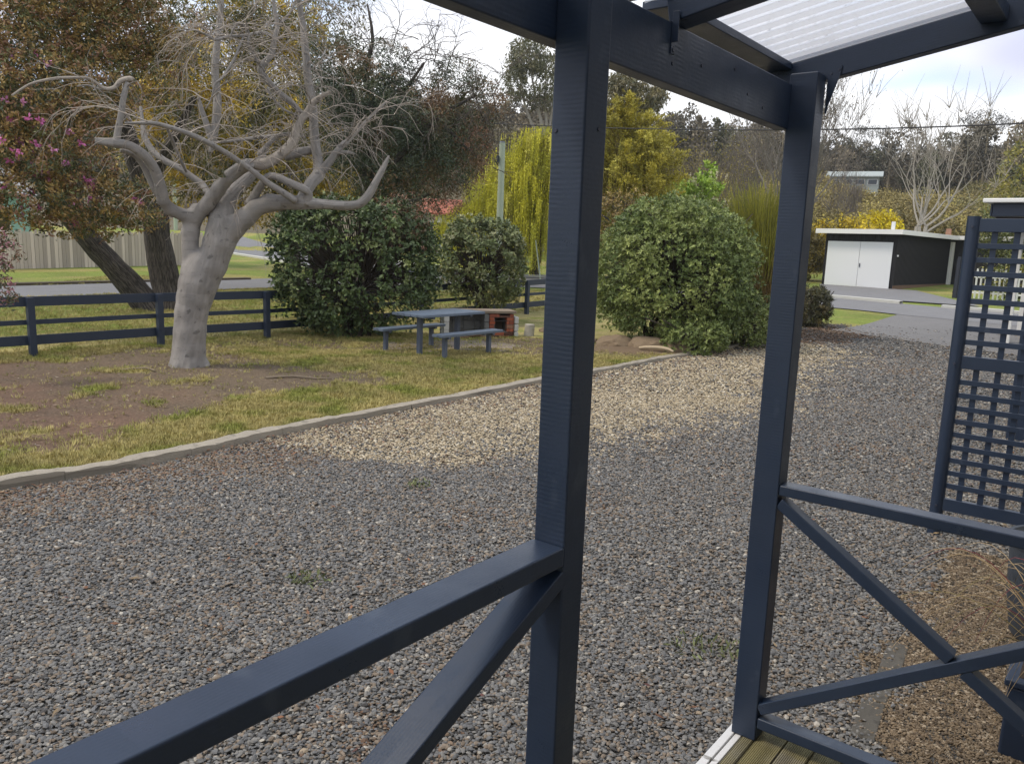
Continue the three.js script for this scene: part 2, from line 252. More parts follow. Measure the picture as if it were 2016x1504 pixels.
const FLOWER = [[-9.49,5.64,-15.88,1.15,0.86,1.4],[-8.91,6.07,-16.78,1.21,0.81,1.4],[-8.31,6.12,-17.64,0.96,0.85,1.3],[-9.15,4.48,-15.5,1.23,0.85,1.3],[-8.49,4.77,-16.44,0.9,0.8,1.2],[-9.08,3.42,-14.96,1.02,0.83,1.2],[-8.7,3.43,-15.76,0.88,0.78,1.2],[-8.99,2.52,-15.01,0.84,0.56,1.1],[-8.43,2.59,-15.9,0.89,0.59,1.1],[-7.92,2.54,-16.5,0.62,0.62,1.0],[-8.76,2.09,-15.73,0.59,0.34,0.8],[-8.31,2.12,-16.19,0.41,0.36,0.8],[-9.96,4.19,-14.99,1.01,1.47,1.3],[-9.8,2.2,-14.5,0.64,0.82,1.0],[-7.68,2.38,-16.72,0.42,0.42,0.7],[-7.69,6.34,-18.46,0.67,0.78,1.0],[-8.1,5.45,-18.29,0.67,0.89,1.2],[-9.25,6.94,-16.6,2.17,0.79,2.0]];
const SPRIG = [[-6.61,1.65,-10.25,0.21,0.27,0.3],[-6.55,1.18,-10.06,0.22,0.2,0.3]];
const WATTLE = [[-10.18,5.83,-23.92,1.02,1.31,1.5],[-10.6,4.24,-23.74,0.88,1.32,1.5],[-9.43,4.0,-25.3,1.41,1.1,1.5],[-8.57,5.27,-25.6,1.26,1.41,1.5],[-9.63,6.81,-25.22,1.07,1.22,1.5],[-8.25,8.39,-26.76,1.29,1.13,1.5],[-9.1,8.89,-26.48,1.11,0.95,1.5],[-6.82,5.25,-26.12,0.96,1.12,1.5],[-7.13,3.83,-26.04,1.45,0.81,1.5],[-6.07,3.57,-26.31,1.31,0.74,1.5],[-8.12,6.71,-26.8,1.3,1.3,1.5],[-10.01,2.89,-25.08,0.94,0.63,1.2],[-8.64,2.69,-26.63,1.0,0.5,1.2],[-7.2,8.5,-27.06,0.89,0.98,1.2],[-10.27,7.31,-24.97,0.91,0.75,1.2]];
const DARK = [[-4.81,6.45,-21.47,0.91,0.65,1.3],[-4.05,5.76,-21.62,1.18,0.79,1.4],[-3.02,5.19,-21.79,1.33,0.93,1.5],[-4.4,4.79,-22.06,0.95,0.81,1.3],[-2.0,4.92,-22.41,1.1,0.96,1.5],[-3.14,4.15,-21.78,1.21,0.81,1.3],[-1.67,3.96,-21.94,0.81,0.68,1.2],[-3.79,3.6,-21.67,0.81,0.67,1.2],[-2.33,3.53,-21.88,0.68,0.54,1.0],[-1.09,5.84,-22.97,0.77,0.7,1.2],[-2.53,2.97,-21.35,0.53,0.66,0.9],[-5.06,5.56,-21.41,0.65,0.78,1.2],[-4.49,4.11,-21.84,0.81,0.81,1.2],[-1.79,6.34,-22.93,0.83,0.63,1.2],[-3.63,6.65,-22.21,0.81,0.54,1.0]];
const RUST = [[-2.2,2.33,-16.05,0.55,0.6,0.7],[-1.82,2.04,-15.9,0.22,0.5,0.4],[-1.26,4.47,-21.76,0.54,0.8,0.8],[-1.9,3.01,-21.72,0.54,0.41,0.8],[-2.54,2.52,-16.3,0.41,0.31,0.5]];
const EUCA = [[0.33,15.25,-60.0,1.45,1.27,3.0],[1.63,14.6,-59.98,1.09,0.91,2.5],[-0.52,13.84,-60.0,0.8,1.82,2.0],[1.17,12.51,-59.99,1.09,0.91,2.0],[2.24,12.89,-59.96,0.73,1.46,2.0]];
const EUCB = [[6.65,12.54,-54.6,1.32,0.83,2.5],[8.0,11.77,-54.41,1.26,0.93,2.5],[6.04,11.9,-54.67,0.66,1.33,2.0],[8.8,11.93,-54.29,0.59,0.73,1.5],[7.46,11.45,-57.52,1.75,0.63,2.5]];
// ---------------------------------------------------------------- terrain
function Gz(z) { const s = -z; if (s <= 15) return 0; if (s < 19) return 0.024 * (s - 15) ** 2 / 8; return 0.024 * (Math.min(s, 76) - 17); }
function hill(x, z) {
  const s = -z; if (s < 56) return 0;
  const rise = 9.0 * smooth(50, 116, s) + 4.0 * smooth(112, 190, s) + 1.5 * smooth(180, 240, s);
  const side = 1 + 0.42 * smooth(30, -10, x) * smooth(80, 160, s) + 0.12 * noise(x * 0.012, z * 0.012);
  return rise * side * (1 - 0.12 * smooth(0, 48, x)) + 0.5 * noise(x * 0.06, z * 0.06) * smooth(60, 80, s);
}
const GY = (x, z) => Gz(z) + hill(x, z);
const AX = [0.6137, -0.7895], BX = [-0.7895, -0.6137];            // along the veranda front, and out from it
const K0 = [-1.72, -8.66];
const lawnU = (x, z) => (x - K0[0]) * BX[0] + (z - K0[1]) * BX[1];
const lawnT = (x, z) => (x - K0[0]) * AX[0] + (z - K0[1]) * AX[1];
const KERB = [[-12.5, 1.2], [-9.4, -1.2], [-6.4, -3.75], [-4.9, -4.95], [-3.87, -5.83], [-3.24, -6.46], [-2.76, -7.16], [-2.31, -7.88], [-1.72, -8.66], [0.39, -11.44], [1.31, -12.56], [3.10, -14.86], [5.0, -17.1], [6.6, -19.3], [7.7, -20.9]];
function kerbX(z) { if (z >= KERB[0][1]) return KERB[0][0]; for (let i = 0; i < KERB.length - 1; i++) if (z <= KERB[i][1] && z >= KERB[i + 1][1]) { const t = (z - KERB[i][1]) / (KERB[i + 1][1] - KERB[i][1]); return lerp(KERB[i][0], KERB[i + 1][0], t); } return KERB[KERB.length - 1][0]; }
const inPoly = (x, z, P) => { let c = false; for (let i = 0, j = P.length - 1; i < P.length; j = i++) if ((P[i][1] > z) !== (P[j][1] > z) && x < (P[j][0] - P[i][0]) * (z - P[i][1]) / (P[j][1] - P[i][1]) + P[i][0]) c = !c; return c; };

// the share of bare dirt in the lawn, 0..1 (worn under the tree, grassy strip along the edging)
function dirt(x, z) {
  const u = lawnU(x, z), t = lawnT(x, z), n = fbm(x * 0.55, z * 0.55, 1.5, 4), m = fbm(x * 2.1, z * 2.1, 4.5, 3);
  let d = smooth(1.2, 2.0, u + n * 1.5 + 0.5 * smooth(0.5, -3, t)) * smooth(7.3, 6.3, u + n * 1.4) * smooth(3.1, 1.6, t + n * 1.8 + m * 0.6);
  d = Math.max(d, smooth(1.5, 0.8, Math.hypot(x + 4.9, z + 11.9) + m));
  d = Math.max(d, 0.9 * smooth(0.75, 0.35, Math.hypot((x + 2.3) / 1.6, (z + 11.2) / 0.8) + m * 0.6));
  d = Math.max(d, 0.95 * smooth(1.15, 0.7, Math.hypot((x - 0.2) / 2.1, (z + 15.6) / 1.5) + m * 0.5));
  d = Math.max(d, 0.85 * smooth(1.2, 0.6, Math.hypot((x + 3.2) / 2.3, (z + 14.9) / 0.9) + m * 0.7));
  d = Math.max(d, 0.9 * smooth(1.1, 0.7, Math.hypot((x - 2.5) / 1.5, (z + 15.4) / 1.0) + m * 0.5));
  d *= 1 - 0.75 * smooth(0.10, 0.32, fbm(x * 1.1 + 9, z * 1.1, 7, 3));
  return clamp(d);
}
function dirtColor(x, z) { const n = fbm(x * 1.3, z * 1.3, 2, 4), red = smooth(0.5, 3, -lawnT(x, z) + n * 2 + 0.5); const k = 1 + 0.35 * n; return [lerp(0.135, 0.128, red) * k, lerp(0.098, 0.078, red) * k, lerp(0.062, 0.050, red) * k]; }
function grassColor(x, z) { const n = fbm(x * 0.8, z * 0.8, 3, 4), dry = smooth(-0.05, 0.35, fbm(x * 1.7, z * 1.7, 6, 3) + 0.24); const k = 1 + 0.35 * n; return [lerp(0.200, 0.330, dry) * k, lerp(0.215, 0.282, dry) * k, lerp(0.045, 0.110, dry) * k]; }

function sheet(x0, x1, z0, z1, nx, nz, off, keep, uvScale = 1) {
  const pos = [], uv = [], idx = [], map = new Map();
  const id = (i, j) => { const k = j * (nx + 1) + i; if (!map.has(k)) { const x = lerp(x0, x1, i / nx), z = lerp(z0, z1, j / nz); map.set(k, pos.length / 3); pos.push(x, GY(x, z) + off, z); uv.push(x * uvScale, -z * uvScale); } return map.get(k); };
  for (let j = 0; j < nz; j++) for (let i = 0; i < nx; i++) {
    const x = lerp(x0, x1, (i + 0.5) / nx), z = lerp(z0, z1, (j + 0.5) / nz);
    if (keep && !keep(x, z)) continue;
    const a = id(i, j), b = id(i + 1, j), c = id(i, j + 1), d = id(i + 1, j + 1); idx.push(a, b, c, b, d, c);
  }
  const g = new THREE.BufferGeometry(); g.setAttribute('position', new THREE.Float32BufferAttribute(pos, 3)); g.setAttribute('uv', new THREE.Float32BufferAttribute(uv, 2)); g.setIndex(idx); g.computeVertexNormals(); return g;
}
// ribbon between two polylines (left/right edges of equal length), finely divided
function ribbon(Lp, Rp, off, seg = 10, across = 6) {
  const pos = [], uv = [], idx = []; const rows = [];
  for (let i = 0; i < Lp.length - 1; i++) for (let s = 0; s < seg; s++) rows.push([i, s / seg]); rows.push([Lp.length - 2, 1]);
  const cr = (P, i, t) => { const a = P[Math.max(0, i - 1)], b = P[i], c = P[i + 1], d = P[Math.min(P.length - 1, i + 2)]; return [0, 1].map((k) => 0.5 * (2 * b[k] + (c[k] - a[k]) * t + (2 * a[k] - 5 * b[k] + 4 * c[k] - d[k]) * t * t + (3 * b[k] - a[k] - 3 * c[k] + d[k]) * t * t * t)); };
  for (const [i, t] of rows) { const l = cr(Lp, i, t), r = cr(Rp, i, t); for (let c = 0; c <= across; c++) { const x = lerp(l[0], r[0], c / across), z = lerp(l[1], r[1], c / across); pos.push(x, GY(x, z) + off, z); uv.push(x, -z); } }
  const w = across + 1; for (let j = 0; j < rows.length - 1; j++) for (let c = 0; c < across; c++) { const a = j * w + c; idx.push(a, a + 1, a + w, a + 1, a + w + 1, a + w); }
  const g = new THREE.BufferGeometry(); g.setAttribute('position', new THREE.Float32BufferAttribute(pos, 3)); g.setAttribute('uv', new THREE.Float32BufferAttribute(uv, 2)); g.setIndex(idx); g.computeVertexNormals();
  if (g.attributes.normal.getY(0) < 0) { const ix = g.index.array; for (let k = 0; k < ix.length; k += 3) { const t = ix[k]; ix[k] = ix[k + 1]; ix[k + 1] = t; } g.computeVertexNormals(); }
  return g;
}
const offset = (P, d) => P.map((p, i) => { const a = P[Math.max(0, i - 1)], b = P[Math.min(P.length - 1, i + 1)], tx = b[0] - a[0], tz = b[1] - a[1], l = Math.hypot(tx, tz); return [p[0] - tz / l * d, p[1] + tx / l * d]; });
// raised strip with vertical sides (kerbs, edging)
function kerbG(P, width, h0, h1, seg = 6, wob = 0) {
  const Rr = offset(P, width), top = ribbon(P, Rr, h1, seg, 2); const gs = [];
  const n = top.attributes.position, w = 3, rows = n.count / w;
  for (let i = 0; i < n.count; i++) { if (wob) n.setY(i, n.getY(i) + wob * (noise(n.getX(i) * 2.1, n.getZ(i) * 2.1, 5) + noise(n.getX(i) * 7, n.getZ(i) * 7, 2))); }
  const side = (col) => { const pos = [], uv = [], idx = []; for (let j = 0; j < rows; j++) { const k = j * w + col; const x = n.getX(k), y = n.getY(k), z = n.getZ(k); pos.push(x, y, z, x, GY(x, z) + h0, z); uv.push(x + z, y, x + z, 0); } for (let j = 0; j < rows - 1; j++) { const a = j * 2; idx.push(a, a + 1, a + 2, a + 1, a + 3, a + 2); } const g = new THREE.BufferGeometry(); g.setAttribute('position', new THREE.Float32BufferAttribute(pos, 3)); g.setAttribute('uv', new THREE.Float32BufferAttribute(uv, 2)); g.setIndex(idx); g.computeVertexNormals(); return g; };
  return merge([top, side(0), side(2)]);
}
// --- base ground: grass and scrub earth out to the horizon
const grassMap = colorTex(1024, 1024, (u, v, i, j) => {
  const x = u * 24, z = v * 24, n = fbm(x * 0.5, z * 0.5, 3, 4), dry = smooth(-0.12, 0.28, fbm(x * 0.35, z * 0.35, 8, 4)), k = (1 + 0.4 * n) * (0.72 + 0.56 * sp(i, j)) * (0.85 + 0.3 * sp(i >> 1, j >> 2));
  return [lerp(0.185, 0.30, dry) * k, lerp(0.235, 0.265, dry) * k, lerp(0.036, 0.080, dry) * k];
}, 1 / 24, 1 / 24);
const grassBump = grayTex(512, 512, (u, v, i, j) => 0.5 + 0.5 * (sp(i, j) - 0.5) + 0.4 * fbm(u * 40, v * 40, 1, 2), 0.5, 0.5);
M.grass = std({ map: grassMap, roughness: 1, bumpMap: grassBump, bumpScale: 0.03 });
M.hillGround = std({ color: lin(0.12, 0.10, 0.06), roughness: 1 });
structure('ground', sheet(-90, 90, 14, -64, 90, 78, 0), M.grass, 'grassy ground on both sides of the street');
structure('hillside', sheet(-220, 260, -64, -330, 80, 60, 0), M.hillGround, 'wooded hillside behind the town');

// --- lawn between the edging and the street, one unrepeated map
{
  const X0 = -15, Z0 = -2, S = 24;                                   // metres covered by the map
  const map = colorTex(1536, 1536, (u, v, i, j) => {
    const x = X0 + u * S, z = Z0 - v * S, d = clamp(dirt(x, z) + 0.35 * (sp(i, j) - 0.5)), D = dirtColor(x, z), Gc = grassColor(x, z);
    const s = 0.66 + 0.68 * sp(i + 77, j + 31); let c = [0, 1, 2].map((k) => lerp(Gc[k], D[k], smooth(0.3, 0.7, d)) * s);
    if (sp(i + 200, j + 90) > 0.985) c = [0.26, 0.20, 0.13];          // straw and bark litter
    return c;
  });
  map.repeat.set(1 / S, 1 / S); map.offset.set(-X0 / S, Z0 / S); map.wrapS = map.wrapT = THREE.ClampToEdgeWrapping; map.needsUpdate = true;
  M.lawn = std({ map, roughness: 1, bumpMap: grassBump, bumpScale: 0.02 });
  structure('lawn', ribbon(KERB.slice(1).map((p) => [p[0] + BX[0] * 0.1, p[1] + BX[1] * 0.1]), KERB.slice(1).map((p) => [p[0] + BX[0] * 9.6, p[1] + BX[1] * 9.6]), 0.02, 8, 44), M.lawn, 'worn lawn between the concrete edging and the street');
}
// --- streets
const asphMap = colorTex(512, 512, (u, v, i, j) => { const k = 0.175 + 0.03 * fbm(u * 5, v * 5, 1, 4) + 0.08 * (sp(i, j) - 0.5); return [k, k, k * 1.03]; }, 0.33, 0.33);
M.asphalt = std({ map: asphMap, roughness: 0.85, bumpMap: grassBump, bumpScale: 0.006 });
const streetN = [[-26, -10], [-19, -16.2], [-13.4, -21.2], [-8.25, -27.0], [-3.2, -30.2], [1.15, -31.2], [6.5, -29.4], [10.9, -26.9], [13.2, -24.4], [20, -18.5], [32, -10]];
const streetF = [[-28.5, -12.5], [-21, -19], [-15.4, -24.3], [-10.2, -30.2], [-4.4, -36.5], [1.37, -37.6], [7.6, -34.8], [12.35, -31.6], [15.4, -28.7], [22.5, -22.5], [34, -14]];
structure('street', ribbon(streetN, streetF, 0.030, 10, 10), M.asphalt, 'grey asphalt street curving past the lawn');
structure('side_street', ribbon([[-7.6, -33.6], [-9.5, -39], [-14.6, -46.2], [-24, -58]], [[-1.5, -36.9], [-4.4, -43.0], [-13.4, -53], [-22, -63]], 0.034, 10, 8), M.asphalt, 'side street climbing away to the left');
structure('kerb', kerbG([[-22, -19.0], [-16.0, -24.6], [-12.9, -27.7], [-10.2, -30.4]], 0.35, -0.05, 0.09), std({ color: lin(0.09, 0.07, 0.05), roughness: 1 }), 'dark earth edge on the far side of the street');
structure('kerb', kerbG([[-1.4, -37.2], [1.37, -37.7], [4.5, -36.6], [7.6, -35.0], [12.35, -31.75], [13.6, -30.6], [14.4, -29.75]], 0.3, -0.05, 0.13), M.kerbPale, 'pale concrete kerb below the willows and the shed');
structure('kerb', kerbG([[-4.3, -43.1], [-8.8, -48.2], [-13.3, -53.2]], 0.3, -0.05, 0.12), M.kerbPale, 'pale kerb along the side street');
structure('kerb', kerbG([[-9.7, -39.0], [-14.8, -46.4], [-24, -58.2]], -0.3, -0.05, 0.10), M.kerbPale, 'far kerb of the side street');
structure('kerb', kerbG([[15.4, -28.8], [17.65, -27.0], [22.5, -22.8]], 0.3, -0.05, 0.12), M.kerbPale, 'kerb seen through the lattice');
// asphalt apron in front of the shed and the worn mouth of the gravel drive
structure('driveway', ribbon([[12.6, -31.9], [15.0, -39.7]], [[17.2, -29.5], [18.6, -37.3]], 0.052, 10, 6), M.asphalt, 'asphalt pad in front of the shed');
const apronMap = asphMap; M.apron = std({ map: apronMap, color: lin(1.0, 0.98, 0.95), roughness: 0.9, bumpMap: grassBump, bumpScale: 0.012 });
structure('drive_mouth', ribbon([[8.2, -20.6], [9.6, -22.0], [11.2, -24.1], [12.3, -25.6]], [[13.5, -13.2], [15.5, -15.2], [18.0, -17.5], [19.8, -18.4]], 0.022, 10, 8), M.apron, 'worn asphalt where the drive meets the street');

// --- concrete garden edging, poured in lengths
{
  const e = thing('concrete_edging', 'weathered grey concrete edging strip between the lawn and the gravel drive', 'edging');
  const P = KERB.slice(2, 13), fine = [];
  for (let i = 0; i < P.length - 1; i++) for (let s = 0; s < 4; s++) fine.push([lerp(P[i][0], P[i + 1][0], s / 4), lerp(P[i][1], P[i + 1][1], s / 4)]);
  fine.push(P[P.length - 1]);
  for (let i = 0; i < fine.length - 1; i += 5) {
    const q = fine.slice(i, i + 6); if (q.length < 2) break;
    const a = q[0], b = q[1], c = q[q.length - 1], d = q[q.length - 2]; const sh = 0.006;
    q[0] = [lerp(a[0], b[0], sh), lerp(a[1], b[1], sh)]; q[q.length - 1] = [lerp(c[0], d[0], sh), lerp(c[1], d[1], sh)];
    const h = lerp(0.095, 0.06, clamp(i / 30)); part('edging_length', kerbG(q, -0.15, -0.06, h, 5, 0.014), M.edging, e);
  }
}
// --- gravel drive
const gravMap = colorTex(512, 512, (u, v, i, j) => { const k = 0.060 + 0.04 * fbm(u * 8, v * 8, 3, 4) + 0.09 * (sp(i, j) - 0.4) + 0.05 * (sp(i >> 1, j >> 1) - 0.5); return [k * 1.05, k, k * 0.92]; }, 0.5, 0.5);
M.gravelBed = std({ map: gravMap, roughness: 1, bumpMap: grassBump, bumpScale: 0.02 });
structure('gravel_drive', sheet(-14, 16, 4, -22, 150, 130, 0.006, (x, z) => x > kerbX(z) - 0.5 && !inPoly(x, z, [[9.0, -21.6], [12.6, -25.6], [20, -18.4], [13.3, -12.8]])), M.gravelBed, 'bed of the gravel drive');
// gravel stones: crushed rock lying loose, coloured stone by stone
const TAN = [[-2.45, -7.7], [-2.1, -7.35], [-0.91, -6.95], [0.48, -7.75], [3.16, -9.95], [5.0, -13.2], [7.2, -16.8], [6.3, -18.2], [3.35, -15.0], [0.45, -11.4], [-1.70, -8.7]];
const PEB = [[1.45, -3.0], [1.86, -3.62], [2.12, -3.95], [3.05, -5.2], [3.6, -5.3], [5.2, -3.4], [3.2, -0.8], [2.4, -1.5]];
const MULCH = [[5.4, -17.6], [7.7, -18.4], [9.0, -20.2], [8.5, -21.2], [7.2, -20.9]];
function stoneG(seed, flat) {
  const R = rng(seed); let g = new THREE.IcosahedronGeometry(1, 0); const p = g.attributes.position, m = new Map();
  for (let i = 0; i < p.count; i++) { const k = [p.getX(i), p.getY(i), p.getZ(i)].map((v) => v.toFixed(3)).join(); if (!m.has(k)) m.set(k, 0.72 + R() * 0.5); const s = m.get(k); p.setXYZ(i, p.getX(i) * s, p.getY(i) * s * flat, p.getZ(i) * s * 0.8); }
  g.computeVertexNormals(); return g;
}
const camV = { f: [0, -Math.sin(0.17109), -Math.cos(0.17109)] };
function inView(x, z, m = 0.25) { const f = -z * 0.9855 + 0.34, r = Math.abs(x) / Math.max(0.3, f); return f > 0.2 && r < 0.66 + m / Math.max(0.5, f) + 0.08; }
{
  const R = rng(5), geos = [stoneG(1, 0.5), stoneG(2, 0.62), stoneG(3, 0.42)], lists = [[], [], []];
  const put = (x, z, sz, col) => lists[(R() * 3) | 0].push([x, z, sz, col]);
  const bands = [[-1.2, -4.2, 7600, 0.0106], [-4.2, -7.2, 5600, 0.0116], [-7.2, -11, 3300, 0.0132], [-11, -16, 1300, 0.0180], [-16, -22, 600, 0.022]];
  for (const [z0, z1, den, size] of bands) {
    const x0 = -8, x1 = 15, n = Math.round((x1 - x0) * (z0 - z1) * den);
    for (let k = 0; k < n; k++) {
      const x = lerp(x0, x1, R()), z = lerp(z0, z1, R());
      if (x < kerbX(z) + 0.02 || !inView(x, z, 0.6)) continue;
      const nz = fbm(x * 0.8, z * 0.8, 2, 3), nf = fbm(x * 3, z * 3, 5, 2);
      const apron = inPoly(x, z, [[8.6, -21.4], [12.6, -25.6], [20, -18.4], [13.0, -12.9]]) ; if (apron && R() > 0.10) continue;
      const wv = gauss(R) * 0.62, tan = inPoly(x + nf * 0.9 + wv, z + nf * 0.7 + wv * 0.6, TAN) ? 1 : 0, peb = inPoly(x + nf * 0.45 + gauss(R) * 0.07, z + nf * 0.2, PEB), mul = inPoly(x + nz, z + nf, MULCH);
      const q = R(); let c, s = size * (0.48 + 0.95 * R() * R() + 0.2 * R());
      if (peb) { s *= 0.62; c = q < 0.6 ? [0.175, 0.130, 0.082] : q < 0.85 ? [0.105, 0.078, 0.052] : [0.30, 0.245, 0.175]; }
      else if (mul && R() < 0.8) c = q < 0.6 ? [0.10, 0.060, 0.036] : [0.17, 0.12, 0.085];
      else if (tan && R() < 0.84 + nz * 0.4) c = q < 0.52 ? [0.40, 0.335, 0.225] : q < 0.85 ? [0.31, 0.25, 0.165] : [0.50, 0.45, 0.35];
      else {
        const brown = smooth(1.9, 0.3, x - kerbX(z) + nz * 1.6) * 0.5 + smooth(0.12, 0.4, nz) * 0.3;
        c = q < 0.40 ? [0.132, 0.133, 0.134] : q < 0.66 ? [0.190, 0.184, 0.172] : q < 0.90 ? [0.190, 0.152, 0.115] : q < 0.95 ? [0.34, 0.315, 0.27] : [0.065, 0.062, 0.060];
        if (R() < brown) c = q < 0.5 ? [0.175, 0.125, 0.085] : q < 0.8 ? [0.15, 0.092, 0.058] : [0.28, 0.225, 0.16];
      }
      put(x, z, s, jit(R, c, 0.22));
      if (peb) for (let w = 0; w < 2; w++) put(x + gauss(R) * 0.02, z + gauss(R) * 0.02, s * (0.8 + R() * 0.4), jit(R, c, 0.3));
    }
  }
  const mm = new THREE.Matrix4(), q = new THREE.Quaternion(), e = new THREE.Euler();
  M.stone = std({ color: 0xffffff, roughness: 0.88 });
  lists.forEach((L, v) => {
    const im = new THREE.InstancedMesh(geos[v], M.stone, L.length), col = new THREE.Color(); im.name = numbered('gravel_stones');
    L.forEach(([x, z, s, c], i) => { e.set((R() - 0.5) * 0.9, R() * 6.283, (R() - 0.5) * 0.9); q.setFromEuler(e); mm.compose(new THREE.Vector3(x, GY(x, z) + 0.006 + s * (0.2 + R() * 0.7), z), q, new THREE.Vector3(s * (0.85 + R() * 0.6), s, s * (0.85 + R() * 0.4))); im.setMatrixAt(i, mm); im.setColorAt(i, col.setRGB(c[0], c[1], c[2])); });
    im.userData = { kind: 'stuff', label: ['crushed grey and tan gravel spread over the drive', 'angular gravel pieces spread over the drive', 'flat gravel chips spread over the drive'][v], category: 'gravel' }; im.castShadow = im.receiveShadow = true; scene.add(im);
  });
}
// grass blades on lawn and verges
function tuftG(seed, n, h, spread) {
  const R = rng(seed), L = new Leaves();
  for (let i = 0; i < n; i++) { const a = R() * 6.283, r = R() * spread, lean = 0.25 + R() * 0.7, hh = h * (0.6 + R() * 0.6), dx = Math.cos(a) * lean, dz = Math.sin(a) * lean, l = Math.hypot(dx, 1, dz); L.leaf(Math.cos(a) * r, 0, Math.sin(a) * r, dx / l, 1 / l, dz / l, -Math.sin(a), 0, Math.cos(a), hh, 0.006, [1, 1, 1]); }
  const g = L.build(); g.deleteAttribute('color'); return g;
}
{
  const R = rng(9), geos = [tuftG(21, 9, 0.06, 0.05), tuftG(22, 7, 0.045, 0.06)], lists = [[], []];
  M.blade = std({ color: 0xffffff, roughness: 0.9, side: THREE.DoubleSide });
  const area = (n, x0, x1, z0, z1, test, sc = 1) => { for (let k = 0; k < n; k++) { const x = lerp(x0, x1, R()), z = lerp(z0, z1, R()); if (!inView(x, z, 1) || !test(x, z)) continue; const c = grassColor(x, z), s = 1.05 + 0.25 * R(); lists[(R() * 2) | 0].push([x, z, sc * (0.6 + R() * 0.7), jit(R, [c[0] * s, c[1] * s, c[2] * s], 0.3)]); } };
  area(190000, -9, 4, -5, -17, (x, z) => x < kerbX(z) - 0.17 && lawnU(x, z) < 7.2 && R() > dirt(x, z) * 1.0 + (R() < 0.1 ? -0.2 : 0));
  area(60000, -15, 8, -11, -30, (x, z) => lawnU(x, z) > 6.6 && x < kerbX(z) && !inPoly(x, z, [...streetN, ...streetF.slice().reverse()]), 1.25);
  area(1500, -2, 7, -6, -20, (x, z) => Math.abs(x - kerbX(z) + 0.2) < 0.06, 1.1);
  const mm = new THREE.Matrix4(), q = new THREE.Quaternion(), up = new THREE.Vector3(0, 1, 0), col = new THREE.Color();
  lists.forEach((L, v) => { const im = new THREE.InstancedMesh(geos[v], M.blade, L.length); im.name = numbered('lawn_grass'); L.forEach(([x, z, s, c], i) => { q.setFromAxisAngle(up, R() * 6.283); mm.compose(new THREE.Vector3(x, GY(x, z) + 0.018, z), q, new THREE.Vector3(s, s, s)); im.setMatrixAt(i, mm); im.setColorAt(i, col.setRGB(...c)); }); im.userData = { kind: 'stuff', label: v ? 'short sparse grass blades on the lawn' : 'yellow-green mown grass on the lawn', category: 'grass' }; im.castShadow = im.receiveShadow = true; scene.add(im); });
}
// dry litter, bark strips and fallen twigs under the tree
{
  const R = rng(77), L = new Leaves();
  for (let k = 0; k < 5200; k++) { const x = lerp(-8.5, 1.5, R()), z = lerp(-6, -16.5, R()); if (x > kerbX(z) - 0.2 || R() > dirt(x, z) + 0.04) continue; const a = R() * 6.283, l = 0.025 + R() * R() * 0.10; L.leaf(x, GY(x, z) + 0.024 + R() * 0.01, z, Math.cos(a), (R() - 0.5) * 0.4, Math.sin(a), -Math.sin(a), (R() - 0.5) * 0.6, Math.cos(a), l, 0.008 + R() * 0.018, jit(R, R() < 0.6 ? [0.11, 0.062, 0.036] : R() < 0.7 ? [0.20, 0.15, 0.10] : [0.34, 0.29, 0.22], 0.3)); }
  M.foliage = std({ vertexColors: true, roughness: 0.75, side: THREE.DoubleSide });
  const m = single('leaf_litter', L.build(), M.foliage, 'brown leaf litter and bark scraps on the bare soil', 'litter'); m.userData.kind = 'stuff';
  const stick = (pts, label) => single('fallen_stick', tubeG(pts, 5, 2, 0.2, pts[0][0]), std({ color: lin(0.20, 0.16, 0.115), roughness: 1 }), label, 'stick');
  stick([[-3.45, 0.035, -11.0, 0.018], [-3.1, 0.045, -11.15, 0.016], [-2.75, 0.04, -11.05, 0.012], [-2.5, 0.035, -11.2, 0.006]], 'pale fallen stick lying on bare soil right of the trunk');
  stick([[-5.6, 0.03, -11.2, 0.02], [-5.3, 0.05, -11.35, 0.02], [-5.1, 0.04, -11.2, 0.012]], 'short thick fallen stick at the foot of the grey tree');
}
{ // fallen leaves blown over the gravel
  const R = rng(78), L = new Leaves();
  for (let k = 0; k < 1500; k++) { const z = lerp(-2.2, -13, R()), x = kerbX(z) + (R() < 0.55 ? R() * R() * 1.8 : R() * 8); if (!inView(x, z)) continue; const a = R() * 6.283; L.leaf(x, GY(x, z) + 0.026 + R() * 0.008, z, Math.cos(a), (R() - 0.4) * 0.5, Math.sin(a), -Math.sin(a), (R() - 0.5) * 0.8, Math.cos(a), 0.025 + R() * 0.03, 0.010 + R() * 0.012, jit(R, R() < 0.6 ? [0.17, 0.075, 0.035] : R() < 0.6 ? [0.24, 0.17, 0.09] : [0.10, 0.04, 0.03], 0.3)); }
  const m = single('fallen_leaves', L.build(), M.foliage, 'small brown fallen leaves scattered over the gravel', 'leaves'); m.userData.kind = 'stuff';
}
// weeds in the gravel
function weed(x, z, r, seed, label) {
  const R = rng(seed), L = new Leaves(), t = thing('gravel_weed', label, 'weed', [x, 0.015, z]);
  for (let k = 0; k < 70; k++) { const a = R() * 6.283, q = Math.sqrt(R()) * r; L.random(R, Math.cos(a) * q, R() * 0.03, Math.sin(a) * q * 0.7, 0.03 + R() * 0.03, 0.008 + R() * 0.008, jit(R, [0.13, 0.15, 0.06], 0.35), 0.5); }
  part('leaves', L.build(), M.foliage, t);
}
weed(0.98, -3.75, 0.16, 1, 'low green weed patch in the gravel between the two posts');
weed(1.18, -3.72, 0.12, 2, 'small green weed tuft in the gravel nearest the right-hand post');
weed(0.02, -2.62, 0.12, 3, 'green weed left of the foot of the thick front post');
weed(0.30, -2.55, 0.13, 4, 'green weed right of the foot of the thick front post');
weed(-1.15, -4.4, 0.13, 5, 'faint olive weed in the gravel above the left handrail');
